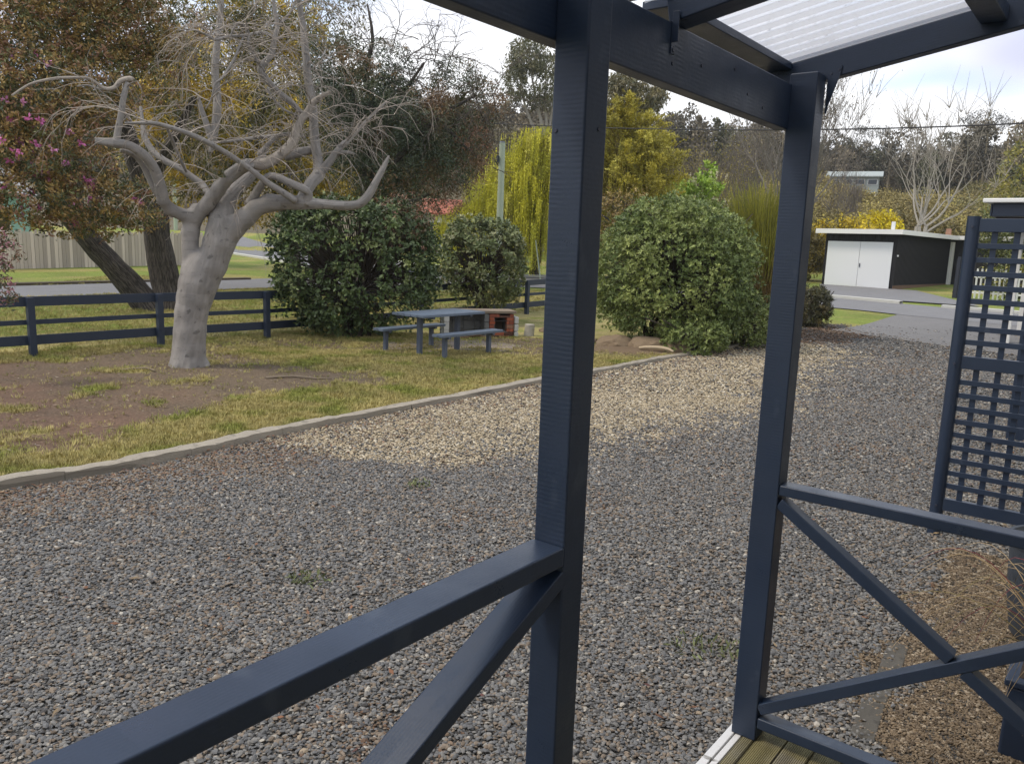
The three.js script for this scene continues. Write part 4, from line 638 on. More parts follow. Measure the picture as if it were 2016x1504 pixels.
// grey pollarded tree on the lawn, limbs as in the photograph, given their own depth
{
  const t = thing('grey_tree', 'big smooth-barked grey tree with twisted bare limbs on the lawn', 'tree', [0, 0, 0]);
  // trunk, stems and limb roots as one smoothly blended body
  const body = [['trunk', 0, 99], ['stemL', 0, 99], ['stemR', 0, 5], ['L1', 0, 4], ['L2', 0, 4], ['R1', 0, 5]];
  const caps = []; for (const [k, a, b] of body) { const P = LIMBS[k]; for (let i = a; i < Math.min(b, P.length - 1); i++) caps.push([...P[i], ...P[i + 1], k]); }
  const lo = [-5.75, -0.12, -12.75], hi = [-3.45, 2.85, -11.15], N = 96, mc = new MarchingCubes(N, M.bark, false, false, 400000); mc.isolation = 0;
  for (let zi = 0; zi < N; zi++) for (let yi = 0; yi < N; yi++) for (let xi = 0; xi < N; xi++) {
    const q = [xi, yi, zi].map((v, k) => lerp(lo[k], hi[k], v / N)); let d = 9;
    for (const c of caps) { const bx = c[4] - c[0], by = c[5] - c[1], bz = c[6] - c[2], px = q[0] - c[0], py = q[1] - c[1], pz = q[2] - c[2], h = clamp((px * bx + py * by + pz * bz) / (bx * bx + by * by + bz * bz)), e = Math.hypot(px - bx * h, py - by * h, pz - bz * h) - lerp(c[3], c[7], h);
      const kk = 0.035, m = clamp(0.5 + 0.5 * (d - e) / kk); d = d > 1 ? e : lerp(d, e, m) - kk * m * (1 - m); }
    if (d < 0.12) d += 0.020 * fbm(q[0] * 5.5, q[1] * 1.1, q[2] * 5.5, 3) + 0.006 * noise(q[0] * 9, q[1] * 9, q[2] * 9) - 0.05 * smooth(0.16, -0.02, q[1]) * (0.5 + noise(q[0] * 7, 1, q[2] * 7));
    mc.field[zi * N * N + yi * N + xi] = -d * 20;
  }
  mc.update();
  { const n = mc.count, g = new THREE.BufferGeometry(), p = new Float32Array(n * 3), uv = new Float32Array(n * 2);
    for (let i = 0; i < n; i++) { for (let k = 0; k < 3; k++) p[i * 3 + k] = lerp(lo[k], hi[k], (mc.positionArray[i * 3 + k] + 1) / 2); const dx = p[i * 3] - lerp(-4.9, -4.45, clamp(p[i * 3 + 1] / 2.2)), dz = p[i * 3 + 2] + 12.0; uv[i * 2] = Math.atan2(dx, dz) * 0.32; uv[i * 2 + 1] = p[i * 3 + 1]; }
    for (let i = 0; i < n; i += 3) { const a = [uv[i * 2], uv[i * 2 + 2], uv[i * 2 + 4]]; if (Math.max(...a) - Math.min(...a) > 1) for (let k = 0; k < 3; k++) if (a[k] < 0) uv[(i + k) * 2] += 0.64 * Math.PI; }
    g.setAttribute('position', new THREE.BufferAttribute(p, 3)); g.setAttribute('uv', new THREE.BufferAttribute(uv, 2));
    const key = new Map(), nor = new Float32Array(n * 3); g.computeVertexNormals(); const fn = g.attributes.normal;
    for (let i = 0; i < n; i++) { const k = Math.round(p[i * 3] * 2000) + ',' + Math.round(p[i * 3 + 1] * 2000) + ',' + Math.round(p[i * 3 + 2] * 2000); let v = key.get(k); if (!v) key.set(k, v = [0, 0, 0]); v[0] += fn.getX(i); v[1] += fn.getY(i); v[2] += fn.getZ(i); p[i * 3] && (nor[i * 3] = 0); uv; (g.keys ||= [])[i] = v; }
    for (let i = 0; i < n; i++) { const v = g.keys[i], l = Math.hypot(...v) || 1; nor[i * 3] = v[0] / l; nor[i * 3 + 1] = v[1] / l; nor[i * 3 + 2] = v[2] / l; }
    delete g.keys; g.setAttribute('normal', new THREE.BufferAttribute(nor, 3)); part('trunk', g, M.bark, t); }
  const start = { stemR: 4, L1: 3, L2: 3, R1: 4 };
  const bare = std({ map: barkMap, color: lin(1.25, 1.18, 1.08), roughness: 0.9, bumpMap: barkBump, bumpScale: 0.02 });
  Object.keys(LIMBS).forEach((k, i) => { if (k === 'trunk' || k === 'stemL') return; const P = LIMBS[k].slice(start[k] || 0); part('limb', tubeG(P, P[0][3] > 0.07 ? 14 : 7, 4, 0.20, i * 1.7), k === 'R4' || k === 'L7' ? bare : M.bark, t); });
  // fine dead twigs: arching shoots with side shoots
  const R = rng(101), L = new Leaves();
  const shoot = (p, dir, len, r, depth, droop) => {
    const pts = [[...p]]; let d = [...dir], q = [...p]; const n = 6;
    for (let s = 0; s < n; s++) { d[0] += (R() - 0.5) * 0.5; d[1] += (R() - 0.5) * 0.45 - droop; d[2] += (R() - 0.5) * 0.5; const l = Math.hypot(...d); d = d.map((v) => v / l); q = q.map((v, i) => v + d[i] * len / n); pts.push([...q]);
      if (depth > 0 && R() < 0.72) { const e = d.map((v) => v + (R() - 0.5) * 1.5); shoot(q, e, len * (0.35 + R() * 0.35), r * 0.6, depth - 1, droop * 1.1); } }
    L.twig(pts, r, r * 0.35, jit(R, [0.30, 0.262, 0.225], 0.35));
  };
  const src = { U1: 20, U2: 10, U3: 18, U4: 7, U5: 5, U6: 8, R3: 22, R3b: 9, R4: 7, L3: 9, L4: 7, L5: 5, U7: 5, U8: 6, L6: 3, T1: 9, L2: 3 };
  for (const k in src) { const P = LIMBS[k]; for (let n = 0; n < src[k]; n++) { const f = (0.25 + 0.75 * R()) * (P.length - 1), i = Math.min(P.length - 2, f | 0), s = f - i, p = [0, 1, 2].map((c) => lerp(P[i][c], P[i + 1][c], s)); if (p[1] < 2.6) continue; const a = R() * 6.283; shoot(p, [Math.cos(a), 0.15 + R() * 0.9, Math.sin(a) * 0.8], 0.5 + R() * 0.8, 0.0095, R() < 0.55 ? 2 : 1, 0.10 + R() * 0.10); } }
  // a few shoots hanging in front of the crotch
  for (const [x, y, z] of [[-4.25, 2.45, -12.0], [-4.55, 2.65, -11.9], [-4.1, 2.7, -12.1], [-4.75, 2.6, -11.9], [-3.3, 2.9, -11.9], [-3.9, 3.2, -11.8], [-5.1, 3.0, -11.7], [-2.2, 3.6, -12.2], [-2.6, 4.2, -12.2]]) for (let k = 0; k < 3; k++) { const a = R() * 6.283; shoot([x, y, z], [Math.cos(a), 0.5 * R(), Math.sin(a)], 0.4 + R() * 0.5, 0.007, 1, 0.18); }
  stuffPart('twigs', L.build(), M.twig, t);
}
// generic branching skeleton for the other trees: returns merged limbs and tip positions
function skeleton(R, base, h, r, o = {}) {
  const gs = [], tips = []; const spread = o.spread ?? 0.6, lv = o.levels ?? 3;
  const grow = (p, d, len, rad, lev) => {
    const pts = [[...p, rad]]; let q = [...p], e = [...d]; const n = 4;
    for (let s = 1; s <= n; s++) { e = e.map((v) => v + (R() - 0.5) * (o.wiggle ?? 0.35)); e[1] += o.lift ?? 0.06; const l = Math.hypot(...e); e = e.map((v) => v / l); q = q.map((v, i) => v + e[i] * len / n); pts.push([...q, rad * lerp(1, 0.55, s / n)]); }
    gs.push(tubeG(pts, lev === lv ? 10 : lev === lv - 1 ? 6 : 4, 2, lev === lv ? 0.12 : 0, R() * 9, false));
    if (lev === 0) { tips.push(q); return; }
    const k = (o.kids ?? 3) + (R() < 0.5 ? 1 : 0); for (let i = 0; i < k; i++) { const a = R() * 6.283, s = spread * (0.6 + R() * 0.8), f = i ? 0.55 + 0.45 * R() : 1, pi = Math.min(n, Math.max(1, Math.round(f * n))); grow(pts[pi].slice(0, 3), [e[0] + Math.cos(a) * s, e[1] * (o.keepUp ?? 1), e[2] + Math.sin(a) * s], len * (o.ratio ?? 0.68) * (0.75 + R() * 0.5), pts[pi][3] * 0.66, lev - 1); }
  };
  grow(base, o.dir || [0, 1, 0], h, r, lv);
  return { geo: merge(gs), tips };
}
const mixCol = (list) => (R) => { let q = R(); for (const [w, c] of list) { if (q < w) return c; q -= w; } return list[list.length - 1][1]; };

// pink-flowering tree beyond the fence, brown-green foliage, two dark trunks
{
  const t = thing('flowering_tree', 'large tree with bronze-green foliage and pink blossom beyond the fence', 'tree', [0, 0, 0]);
  const g0 = GY(-9.2, -20);
  part('trunk', tubeG([[-8.75, g0 - 0.1, -20.1, 0.42], [-8.75, g0 + 0.5, -20.1, 0.34], [-8.85, g0 + 1.5, -20.0, 0.31], [-8.9, g0 + 2.6, -19.8, 0.30], [-9.2, g0 + 4.0, -19.4, 0.2], [-9.4, g0 + 5.5, -19.2, 0.1]], 16, 4, 0.2, 2), M.darkBark, t);
  part('trunk', tubeG([[-9.05, g0 - 0.1, -19.95, 0.36], [-9.35, g0 + 0.4, -19.8, 0.30], [-9.9, g0 + 1.2, -19.5, 0.26], [-10.5, g0 + 2.1, -19.1, 0.22], [-11.0, g0 + 3.2, -18.6, 0.16], [-11.3, g0 + 4.5, -18.2, 0.09]], 14, 4, 0.2, 4), M.darkBark, t);
  for (const b of [[[-9.0, 3.0, -19.8, 0.16], [-8.2, 4.0, -19.3, 0.12], [-7.4, 5.0, -18.8, 0.06]], [[-9.3, 4.0, -19.4, 0.14], [-10.0, 5.0, -18.6, 0.1], [-10.4, 6.3, -18, 0.05]], [[-10.5, 2.2, -19.1, 0.14], [-10.0, 3.0, -18.0, 0.1], [-9.4, 3.4, -17.0, 0.05]], [[-11, 3.2, -18.6, 0.12], [-11.6, 3.6, -17.4, 0.09], [-11.4, 3.9, -16.2, 0.04]]]) part('limb', tubeG(b, 8, 3, 0.1, b[0][0]), M.darkBark, t);
  const R = rng(7), L = new Leaves();
  const col = mixCol([[0.28, [0.150, 0.155, 0.050]], [0.26, [0.340, 0.225, 0.075]], [0.16, [0.335, 0.185, 0.105]], [0.18, [0.400, 0.280, 0.085]], [0.12, [0.070, 0.092, 0.040]]]);
  scatter(L, R, FLOWER, { clusters: 6200, leaves: 14, spread: 0.11, len: 0.085, wid: 0.036, color: col, hollow: 0.5, up: 0.2 });
  part('crown', L.build(), M.leafT, t);
  const B = new Leaves(), fp = mixCol([[0.6, [0.60, 0.16, 0.40]], [0.4, [0.72, 0.32, 0.56]]]);
  scatter(B, R, [FLOWER[5], FLOWER[6], FLOWER[7], FLOWER[8], FLOWER[9], FLOWER[3], FLOWER[14], FLOWER[5], FLOWER[13]].map((e) => [e[0], e[1], e[2] + 0.35, e[3] * 0.9, e[4] * 0.9, e[5]]), { clusters: 85, leaves: 16, spread: 0.05, len: 0.075, wid: 0.045, color: fp, hollow: 0.9 });
  part('blossom', B.build(), M.leafT, t, 'pink blossom clusters');
}
{
  const t = thing('flowering_shrub', 'sprig of bronze and pink foliage poking over the fence at far left', 'shrub', [0, 0, 0]);
  const R = rng(8), L = new Leaves(); L.twig([[-8.4, 0, -10.0], [-8.2, 0.8, -10.1], [-7.9, 1.3, -10.2], [-7.7, 1.7, -10.2]], 0.03, 0.01, [0.06, 0.045, 0.035]);
  scatter(L, R, SPRIG, { clusters: 130, leaves: 12, spread: 0.07, len: 0.06, wid: 0.022, color: mixCol([[0.5, [0.09, 0.11, 0.045]], [0.3, [0.22, 0.13, 0.07]], [0.2, [0.40, 0.19, 0.22]]]) });
  part('foliage', L.build(), M.leafT, t);
}
// yellow wattle behind
{
  const t = thing('wattle_tree', 'olive and golden flowering wattle behind the grey tree', 'tree', [0, 0, 0]); const R = rng(13);
  const s = skeleton(R, [-7.2, GY(-7.2, -26) - 0.1, -26], 3.2, 0.22, { levels: 2, spread: 0.5 }); part('trunk', s.geo, M.darkBark, t);
  const L = new Leaves(); scatter(L, R, WATTLE, { clusters: 3600, leaves: 13, spread: 0.2, len: 0.14, wid: 0.05, hollow: 0.4, color: (R, x, y, z) => { const n = noise(x * 0.9, y * 0.9, z * 0.9) + (R() - 0.5) * 0.7; return n > 0.16 ? [0.54, 0.38, 0.030] : n > -0.05 ? [0.40, 0.31, 0.038] : n > -0.3 ? [0.175, 0.165, 0.045] : [0.085, 0.095, 0.035]; } });
  part('crown', L.build(), M.leafT, t);
}
// dense dark trees filling the gap behind the wattle and the grey tree
function massTree(label, base, ells, seed, n, cols) {
  const R = rng(seed), t = thing('backdrop_tree', label, 'tree', [0, 0, 0]), L = new Leaves(); const y0 = GY(base[0], base[1]), gs = [];
  for (const e of ells) gs.push(tubeG([[base[0], y0 - 0.2, base[1], 0.24], [lerp(base[0], e[0], 0.3), lerp(y0, e[1], 0.5), lerp(base[1], e[2], 0.3), 0.15], [e[0], e[1], e[2], 0.05]], 6, 3, 0, 1, false)); part('trunk', merge(gs), M.darkBark, t);
  scatter(L, R, ells, { clusters: n, leaves: 12, spread: 0.26, len: 0.20, wid: 0.075, hollow: 0.5, color: mixCol(cols) }); part('crown', L.build(), M.leafT, t);
}
const dk = [[0.4, [0.070, 0.085, 0.036]], [0.3, [0.105, 0.110, 0.046]], [0.2, [0.150, 0.120, 0.055]], [0.1, [0.045, 0.060, 0.030]]];
massTree('dense dark green tree behind the flowering tree at far left', [-20.5, -38], [[-20, 8, -37.5, 4.2, 4, 2.2], [-16.5, 9.2, -37.5, 3.2, 3.2, 2.2], [-24, 8, -37, 3.2, 3.6, 2.2], [-20.5, 12.5, -37.5, 5, 3.2, 2.2]], 221, 1500, dk);
massTree('dense dark green tree behind the wattle', [-9.2, -38], [[-11.4, 7.8, -38, 2.8, 3.2, 1.8], [-8.6, 8.4, -38, 2.6, 3.0, 1.8], [-14.2, 9.4, -38, 2.6, 3.1, 1.8], [-10.6, 12.0, -38, 3.8, 2.6, 1.8]], 222, 1300, [[0.4, [0.10, 0.11, 0.04]], [0.35, [0.17, 0.15, 0.05]], [0.25, [0.06, 0.075, 0.034]]]);
massTree('broad dark tree behind the evergreen with rusty tips', [-5.0, -30.0], [[-4.9, 4.4, -30, 1.5, 1.9, 1.4], [-3.5, 5.4, -30, 1.2, 1.4, 1.4], [-1.9, 6.3, -30.2, 0.9, 0.9, 1.2], [-5.8, 6.0, -30, 1.4, 1.9, 1.4], [-4.3, 2.9, -29.6, 1.2, 1.0, 1.2]], 223, 1100, dk);
massTree('dark tree on the slope above the weeping willow', [-2.5, -58], [[-2.5, 8.6, -58, 2.6, 2.4, 2], [0.2, 8.2, -58, 2.0, 1.8, 2], [-5.0, 8.2, -58, 2.4, 2.2, 2], [3.0, 7.6, -58, 2.0, 1.6, 2]], 224, 700, [[0.5, [0.12, 0.115, 0.052]], [0.5, [0.17, 0.145, 0.07]]]);
// dark evergreen on the right of the grey tree, thin twiggy top
{
  const t = thing('dark_evergreen', 'dark green evergreen with rusty tips between the grey tree and the willow', 'tree', [0, 0, 0]); const R = rng(17);
  part('trunk', tubeG([[-4.3, GY(-4.3, -22) - 0.1, -22, 0.28], [-4.2, 1.5, -22, 0.24], [-4.1, 3.0, -22, 0.2], [-4.0, 4.4, -22, 0.15], [-3.95, 5.4, -22, 0.11], [-4.15, 6.3, -22, 0.08], [-3.95, 7.1, -22, 0.05], [-4.1, 8, -22, 0.02]], 10, 3, 0.1, 3), M.darkBark, t);
  for (const b of [[[-4.1, 3.2, -22, 0.12], [-3.2, 4.2, -21.9, 0.09], [-2.2, 5.2, -21.8, 0.06], [-1.2, 5.8, -21.8, 0.03]], [[-4.0, 4.2, -22, 0.1], [-3.4, 5.4, -22, 0.07], [-2.6, 6.6, -22, 0.03]], [[-2.2, 5.2, -21.8, 0.05], [-1.6, 4.6, -21.6, 0.04], [-1.0, 4.1, -21.5, 0.02]], [[-4.1, 2.4, -22, 0.1], [-3.2, 2.8, -21.4, 0.08], [-2.3, 3.2, -21.0, 0.04]], [[-4.1, 5, -22, 0.08], [-4.6, 6, -22, 0.05], [-4.9, 7.2, -22, 0.03]]]) part('limb', tubeG(b, 6, 3, 0.1, b[0][1]), M.darkBark, t);
  const L = new Leaves(); scatter(L, R, DARK, { clusters: 3300, leaves: 14, spread: 0.15, len: 0.10, wid: 0.03, hollow: 0.4, color: (R, x, y, z) => { const n = noise(x * 0.8, y * 0.8, z * 0.8) + (R() - 0.5) * 0.6 + (x + 2.6) * 0.10; return n > 0.34 ? [0.230, 0.135, 0.062] : n > 0.14 ? [0.150, 0.118, 0.050] : n > -0.2 ? [0.068, 0.088, 0.034] : [0.046, 0.070, 0.034]; } });
  part('crown', L.build(), M.leafT, t);
  const L2 = new Leaves(); scatter(L2, R, RUST, { clusters: 420, leaves: 13, spread: 0.12, len: 0.075, wid: 0.022, color: mixCol([[0.5, [0.22, 0.105, 0.058]], [0.3, [0.14, 0.10, 0.05]], [0.2, [0.07, 0.085, 0.035]]]) });
  part('rusty_tips', L2.build(), M.leafT, t, 'rust-coloured drooping tips');
  // twiggy top against the sky
  const W = new Leaves(), sh = (p, d, len, r, dep) => { const pts = [[...p]]; let q = [...p], e = [...d]; for (let s = 0; s < 5; s++) { e = e.map((v) => v + (R() - 0.5) * 0.6); e[1] -= 0.06; const l = Math.hypot(...e); e = e.map((v) => v / l); q = q.map((v, i) => v + e[i] * len / 5); pts.push([...q]); if (dep > 0 && R() < 0.8) sh(q, e.map((v) => v + (R() - 0.5) * 1.6), len * 0.55, r * 0.6, dep - 1); } W.twig(pts, r, r * 0.3, jit(R, [0.085, 0.070, 0.058], 0.4)); };
  for (let k = 0; k < 75; k++) { const x = lerp(-4.4, -0.7, R()), y = 4.6 + R() * 2.4 - Math.max(0, x + 2) * 0.5; sh([x, y, -22 + gauss(R) * 0.8], [R() - 0.3, R() - 0.2, R() - 0.5], 0.8 + R() * 0.7, 0.016, 2); }
  stuffPart('twigs', W.build(), M.twig, t);
}
// ---------------------------------------------------------------- shrubs
function boxShrub(name, label, c, half, seed, n, col, o = {}) {
  const R = rng(seed), t = thing(name, label, 'shrub', [0, 0, 0]), L = new Leaves(), S = new Leaves(), y0 = GY(c[0], c[2]);
  for (let k = 0; k < (o.stems || 5); k++) { const a = R() * 6.283, x = c[0] + Math.cos(a) * half[0] * 0.12, z = c[2] + Math.sin(a) * half[2] * 0.15; S.twig([[x, y0 - 0.05, z], [x + gauss(R) * 0.12, y0 + 0.4, z + gauss(R) * 0.1], [x + gauss(R) * half[0] * 0.5, y0 + half[1] * 0.9, z + gauss(R) * 0.2], [x + gauss(R) * half[0] * 0.9, y0 + half[1] * 1.6, z + gauss(R) * 0.3]], o.stemR || 0.05, 0.012, [0.045, 0.034, 0.026]); }
  for (let k = 0; k < 60; k++) { const x = c[0] + gauss(R) * half[0] * 0.5, y = c[1] + gauss(R) * half[1] * 0.6, z = c[2] + gauss(R) * half[2] * 0.5; S.twig([[x, y, z], [x + gauss(R) * 0.3, y + 0.2 + R() * 0.2, z + gauss(R) * 0.3], [x + gauss(R) * 0.55, y + 0.35 + R() * 0.3, z + gauss(R) * 0.4]], 0.012, 0.004, [0.06, 0.046, 0.035]); }
  part('stems', S.build(), M.twig, t);
  for (let k = 0; k < n; k++) {
    let x, y, z, q; do { x = R() * 2 - 1; y = R() * 2 - 1; z = R() * 2 - 1; const pw = o.pow || 3; q = Math.abs(x) ** pw + Math.abs(y) ** pw + Math.abs(z) ** pw; } while (q > 1 || q < 0.22 * R());
    const px = c[0] + x * half[0], py = c[1] + y * half[1], pz = c[2] + z * half[2];
    const nn = fbm(px * 1.1 + seed, py * 1.1, pz * 1.1, 3); if (nn < (o.gap ?? -0.16) && R() < 0.85) continue;
    if (o.keep && !o.keep(px, py, pz, R)) continue;
    const lump = 1 + 0.14 * fbm(x * 1.7 + seed, y * 1.7, z * 1.7, 3) * 2, base = col(R, px, py, pz);
    for (let m = 0; m < (o.leaves || 9); m++) L.random(R, c[0] + x * half[0] * lump + gauss(R) * (o.spread || 0.09), c[1] + y * half[1] * lump + gauss(R) * (o.spread || 0.09), c[2] + z * half[2] * lump + gauss(R) * (o.spread || 0.09), (o.len || 0.07) * (0.7 + R() * 0.6), (o.wid || 0.036) * (0.7 + R() * 0.6), jit(R, base, 0.3), o.up || 0.1);
  }
  part('foliage', L.build(), o.mat || M.leafT, t);
  return t;
}
const glossy = new THREE.MeshPhysicalMaterial({ vertexColors: true, roughness: 0.58, side: THREE.DoubleSide, transmission: 0.15, thickness: 0 });
// lumpy clipped shrubs: billows of outward-facing leaf rosettes that shade one another
function rosette(L, R, p, n, k, len, wid, col) {
  let ux = n[1], uy = -n[0], uz = 0.3 * n[0], d = ux * n[0] + uy * n[1] + uz * n[2]; ux -= d * n[0]; uy -= d * n[1]; uz -= d * n[2]; let l = Math.hypot(ux, uy, uz) || 1; ux /= l; uy /= l; uz /= l;
  const vx = n[1] * uz - n[2] * uy, vy = n[2] * ux - n[0] * uz, vz = n[0] * uy - n[1] * ux;
  for (let i = 0; i < k; i++) { const a = R() * 6.283, e = 0.15 + R() * 0.9, c = Math.cos(a), s = Math.sin(a), o = Math.cos(e), h = Math.sin(e);
    const dx = (ux * c + vx * s) * o + n[0] * h, dy = (uy * c + vy * s) * o + n[1] * h, dz = (uz * c + vz * s) * o + n[2] * h;
    L.leaf(p[0], p[1], p[2], dx, dy, dz, -ux * s + vx * c, -uy * s + vy * c, -uz * s + vz * c, len * (0.7 + R() * 0.6), wid * (0.7 + R() * 0.6), jit(R, col, 0.3)); }
}
function lumpShrub(name, label, c, half, seed, o) {
  const R = rng(seed), t = thing(name, label, 'shrub', [0, 0, 0]), L = new Leaves(), S = new Leaves(), y0 = GY(c[0], c[2]), pw = o.pow || 2.4;
  for (let k = 0; k < (o.stems || 6); k++) { const a = R() * 6.283, x = c[0] + Math.cos(a) * half[0] * (o.base || 0.15), z = c[2] + Math.sin(a) * half[2] * 0.15; S.twig([[x, y0 - 0.05, z], [x + gauss(R) * 0.12, y0 + 0.4, z + gauss(R) * 0.1], [x + gauss(R) * half[0] * 0.5, y0 + half[1] * 0.9, z + gauss(R) * 0.2], [x + gauss(R) * half[0] * 0.9, y0 + half[1] * 1.6, z + gauss(R) * 0.3]], o.stemR || 0.05, 0.012, [0.06, 0.046, 0.036]); }
  for (let k = 0; k < o.lumps; k++) {
    let x, y, z, q; do { x = R() * 2 - 1; y = R() * 2 - 1; z = R() * 2 - 1; q = Math.abs(x) ** pw + Math.abs(y) ** pw + Math.abs(z) ** pw; } while (q > 1 || q < 0.45);
    const rl = o.rl * (0.65 + R() * 0.7), sc = 1 - rl / Math.max(...half) * 0.6, lx = c[0] + x * half[0] * sc, ly = c[1] + y * half[1] * sc, lz = c[2] + z * half[2] * sc; if (o.keep && !o.keep(lx, ly, lz, R)) continue;
    const base = o.color(R, lx, ly, lz);
    S.twig([[c[0] + x * half[0] * 0.3, lerp(y0, c[1] + y * half[1] * 0.3, 0.8), c[2] + z * half[2] * 0.3], [lerp(c[0], lx, 0.7), lerp(c[1], ly, 0.7), lerp(c[2], lz, 0.7)], [lx, ly, lz]], 0.014, 0.005, [0.07, 0.055, 0.042]);
    for (let m = 0; m < o.per; m++) { let a = R() * 2 - 1 + x * 0.5, b = R() * 2 - 1 + 0.35 + y * 0.4, d = R() * 2 - 1 + z * 0.5; const l = Math.hypot(a, b, d) || 1; a /= l; b /= l; d /= l; const rr = rl * (0.55 + 0.5 * R()); const w = R() < 0.12 ? [base[0] * 1.5, base[1] * 1.45, base[2] * 1.4] : base; rosette(L, R, [lx + a * rr, ly + b * rr, lz + d * rr], [a, b, d], o.k || 6, o.len, o.wid, w); }
  }
  part('stems', S.build(), M.twig, t); part('foliage', L.build(), o.mat || glossy, t); return t;
}
lumpShrub('hedge_shrub', 'large clipped dark green shrub over the fence left of the picnic table', [-3.22, 1.42, -16.15], [1.68, 1.36, 0.9], 201, { pow: 3.2, lumps: 680, rl: 0.20, per: 12, k: 4, len: 0.085, wid: 0.046, stems: 12, color: mixCol([[0.5, [0.062, 0.098, 0.030]], [0.32, [0.100, 0.148, 0.044]], [0.18, [0.160, 0.200, 0.068]]]), keep: (x, y, z, R) => fbm(x * 1.6, y * 1.6, z * 1.6, 3) > -0.20 && (y > 0.6 || (x > -4.1 && x < -2.8 && y > 0.15) || R() < 0.2) });
lumpShrub('hedge_shrub', 'smaller clipped green shrub behind the brick barbecue', [-0.82, 1.50, -19.6], [1.05, 1.12, 0.75], 202, { pow: 2.8, lumps: 340, rl: 0.19, per: 12, k: 4, len: 0.09, wid: 0.044, stems: 6, stemR: 0.09, base: 0.05, color: mixCol([[0.45, [0.120, 0.155, 0.055]], [0.35, [0.175, 0.205, 0.082]], [0.2, [0.25, 0.26, 0.13]]]), keep: (x, y, z, R) => fbm(x * 1.6, y * 1.6, z * 1.6, 3) > -0.26 && (y > 0.9 || x > -0.9 || R() < 0.2) });
lumpShrub('round_bush', 'huge rounded bright green bush at the end of the edging', [3.36, 1.38, -17.0], [1.72, 1.74, 1.75], 203, { pow: 2.4, lumps: 1050, rl: 0.24, per: 17, k: 7, len: 0.068, wid: 0.024, stems: 14, base: 0.3, color: (R, x, y, z) => { const n = fbm(x * 1.5, y * 1.5, z * 1.5, 3) + (R() - 0.5) * 0.4; return n > 0.14 ? [0.255, 0.300, 0.085] : n > -0.1 ? [0.190, 0.240, 0.062] : [0.130, 0.180, 0.048]; }, keep: (x, y, z, R) => y > 0.5 || x > 3.2 || R() < 0.2 });
lumpShrub('round_bush', 'low spur of the green bush spilling over the end of the edging', [3.55, 0.34, -15.6], [0.75, 0.42, 0.55], 213, { pow: 2.2, lumps: 60, rl: 0.18, per: 20, k: 7, len: 0.07, wid: 0.024, stems: 3, color: mixCol([[0.5, [0.215, 0.265, 0.072]], [0.5, [0.155, 0.205, 0.055]]]) });
lumpShrub('round_bush', 'right-hand low skirt of green bush below the broom', [4.75, 0.55, -16.9], [0.9, 0.6, 0.7], 214, { pow: 2.2, lumps: 90, rl: 0.2, per: 18, k: 7, len: 0.07, wid: 0.024, stems: 3, color: mixCol([[0.5, [0.20, 0.245, 0.066]], [0.5, [0.145, 0.19, 0.052]]]) });
// broom: fans of upright yellow-green switches
{
  const t = thing('broom_shrub', 'tall yellow-green broom with upright switches behind the round bush', 'shrub', [0, 0, 0]), R = rng(204), L = new Leaves();
  const b = [5.75, GY(5.75, -18.9), -18.9];
  for (let k = 0; k < 3800; k++) { const a = R() * 6.283, q = Math.sqrt(R()), hy = 0.4 + R() * 2.3, x = b[0] + Math.cos(a) * q * 0.76, z = b[2] + Math.sin(a) * q * 0.7, len = 0.5 + R() * 0.55, y = b[1] + hy; const lx = Math.cos(a) * 0.22 * q + gauss(R) * 0.12, lz = Math.sin(a) * 0.22 * q + gauss(R) * 0.12; const low = hy < 1.2 && R() < 0.75; L.twig([[x, y, z], [x + lx * 0.4, y + len * 0.55, z + lz * 0.4], [x + lx * 1.2, y + len * (0.9 + 0.2 * R()), z + lz * 1.2]], 0.008, 0.003, jit(R, low ? [0.20, 0.135, 0.045] : R() < 0.7 ? [0.29, 0.28, 0.035] : [0.18, 0.19, 0.035], 0.3)); }
  for (let k = 0; k < 40; k++) { const a = R() * 6.283; L.twig([[b[0] + Math.cos(a) * 0.2, b[1] - 0.05, b[2] + Math.sin(a) * 0.2], [b[0] + Math.cos(a) * 0.3, b[1] + 0.9, b[2] + Math.sin(a) * 0.3], [b[0] + Math.cos(a) * 0.5, b[1] + 2.0, b[2] + Math.sin(a) * 0.5]], 0.02, 0.006, [0.07, 0.05, 0.03]); }
  part('switches', L.build(), M.twig, t);
}
lumpShrub('dwarf_conifer', 'small dark olive conifer at the end of the garden bed', [7.9, 0.62, -21.4], [0.56, 0.60, 0.55], 205, { color: mixCol([[0.5, [0.060, 0.062, 0.024]], [0.3, [0.10, 0.092, 0.034]], [0.2, [0.16, 0.13, 0.045]]]), lumps: 110, rl: 0.12, per: 12, k: 6, len: 0.11, wid: 0.02, pow: 2.1, stems: 3 });
boxShrub('low_shrub', 'low golden shrub between the round bush and the dwarf conifer', [6.9, 0.55, -20.2], [0.45, 0.55, 0.5], 206, 420, mixCol([[0.5, [0.14, 0.11, 0.03]], [0.5, [0.09, 0.085, 0.028]]]), { leaves: 9, len: 0.09, wid: 0.02, up: 0.6, pow: 2.2, stems: 3 });
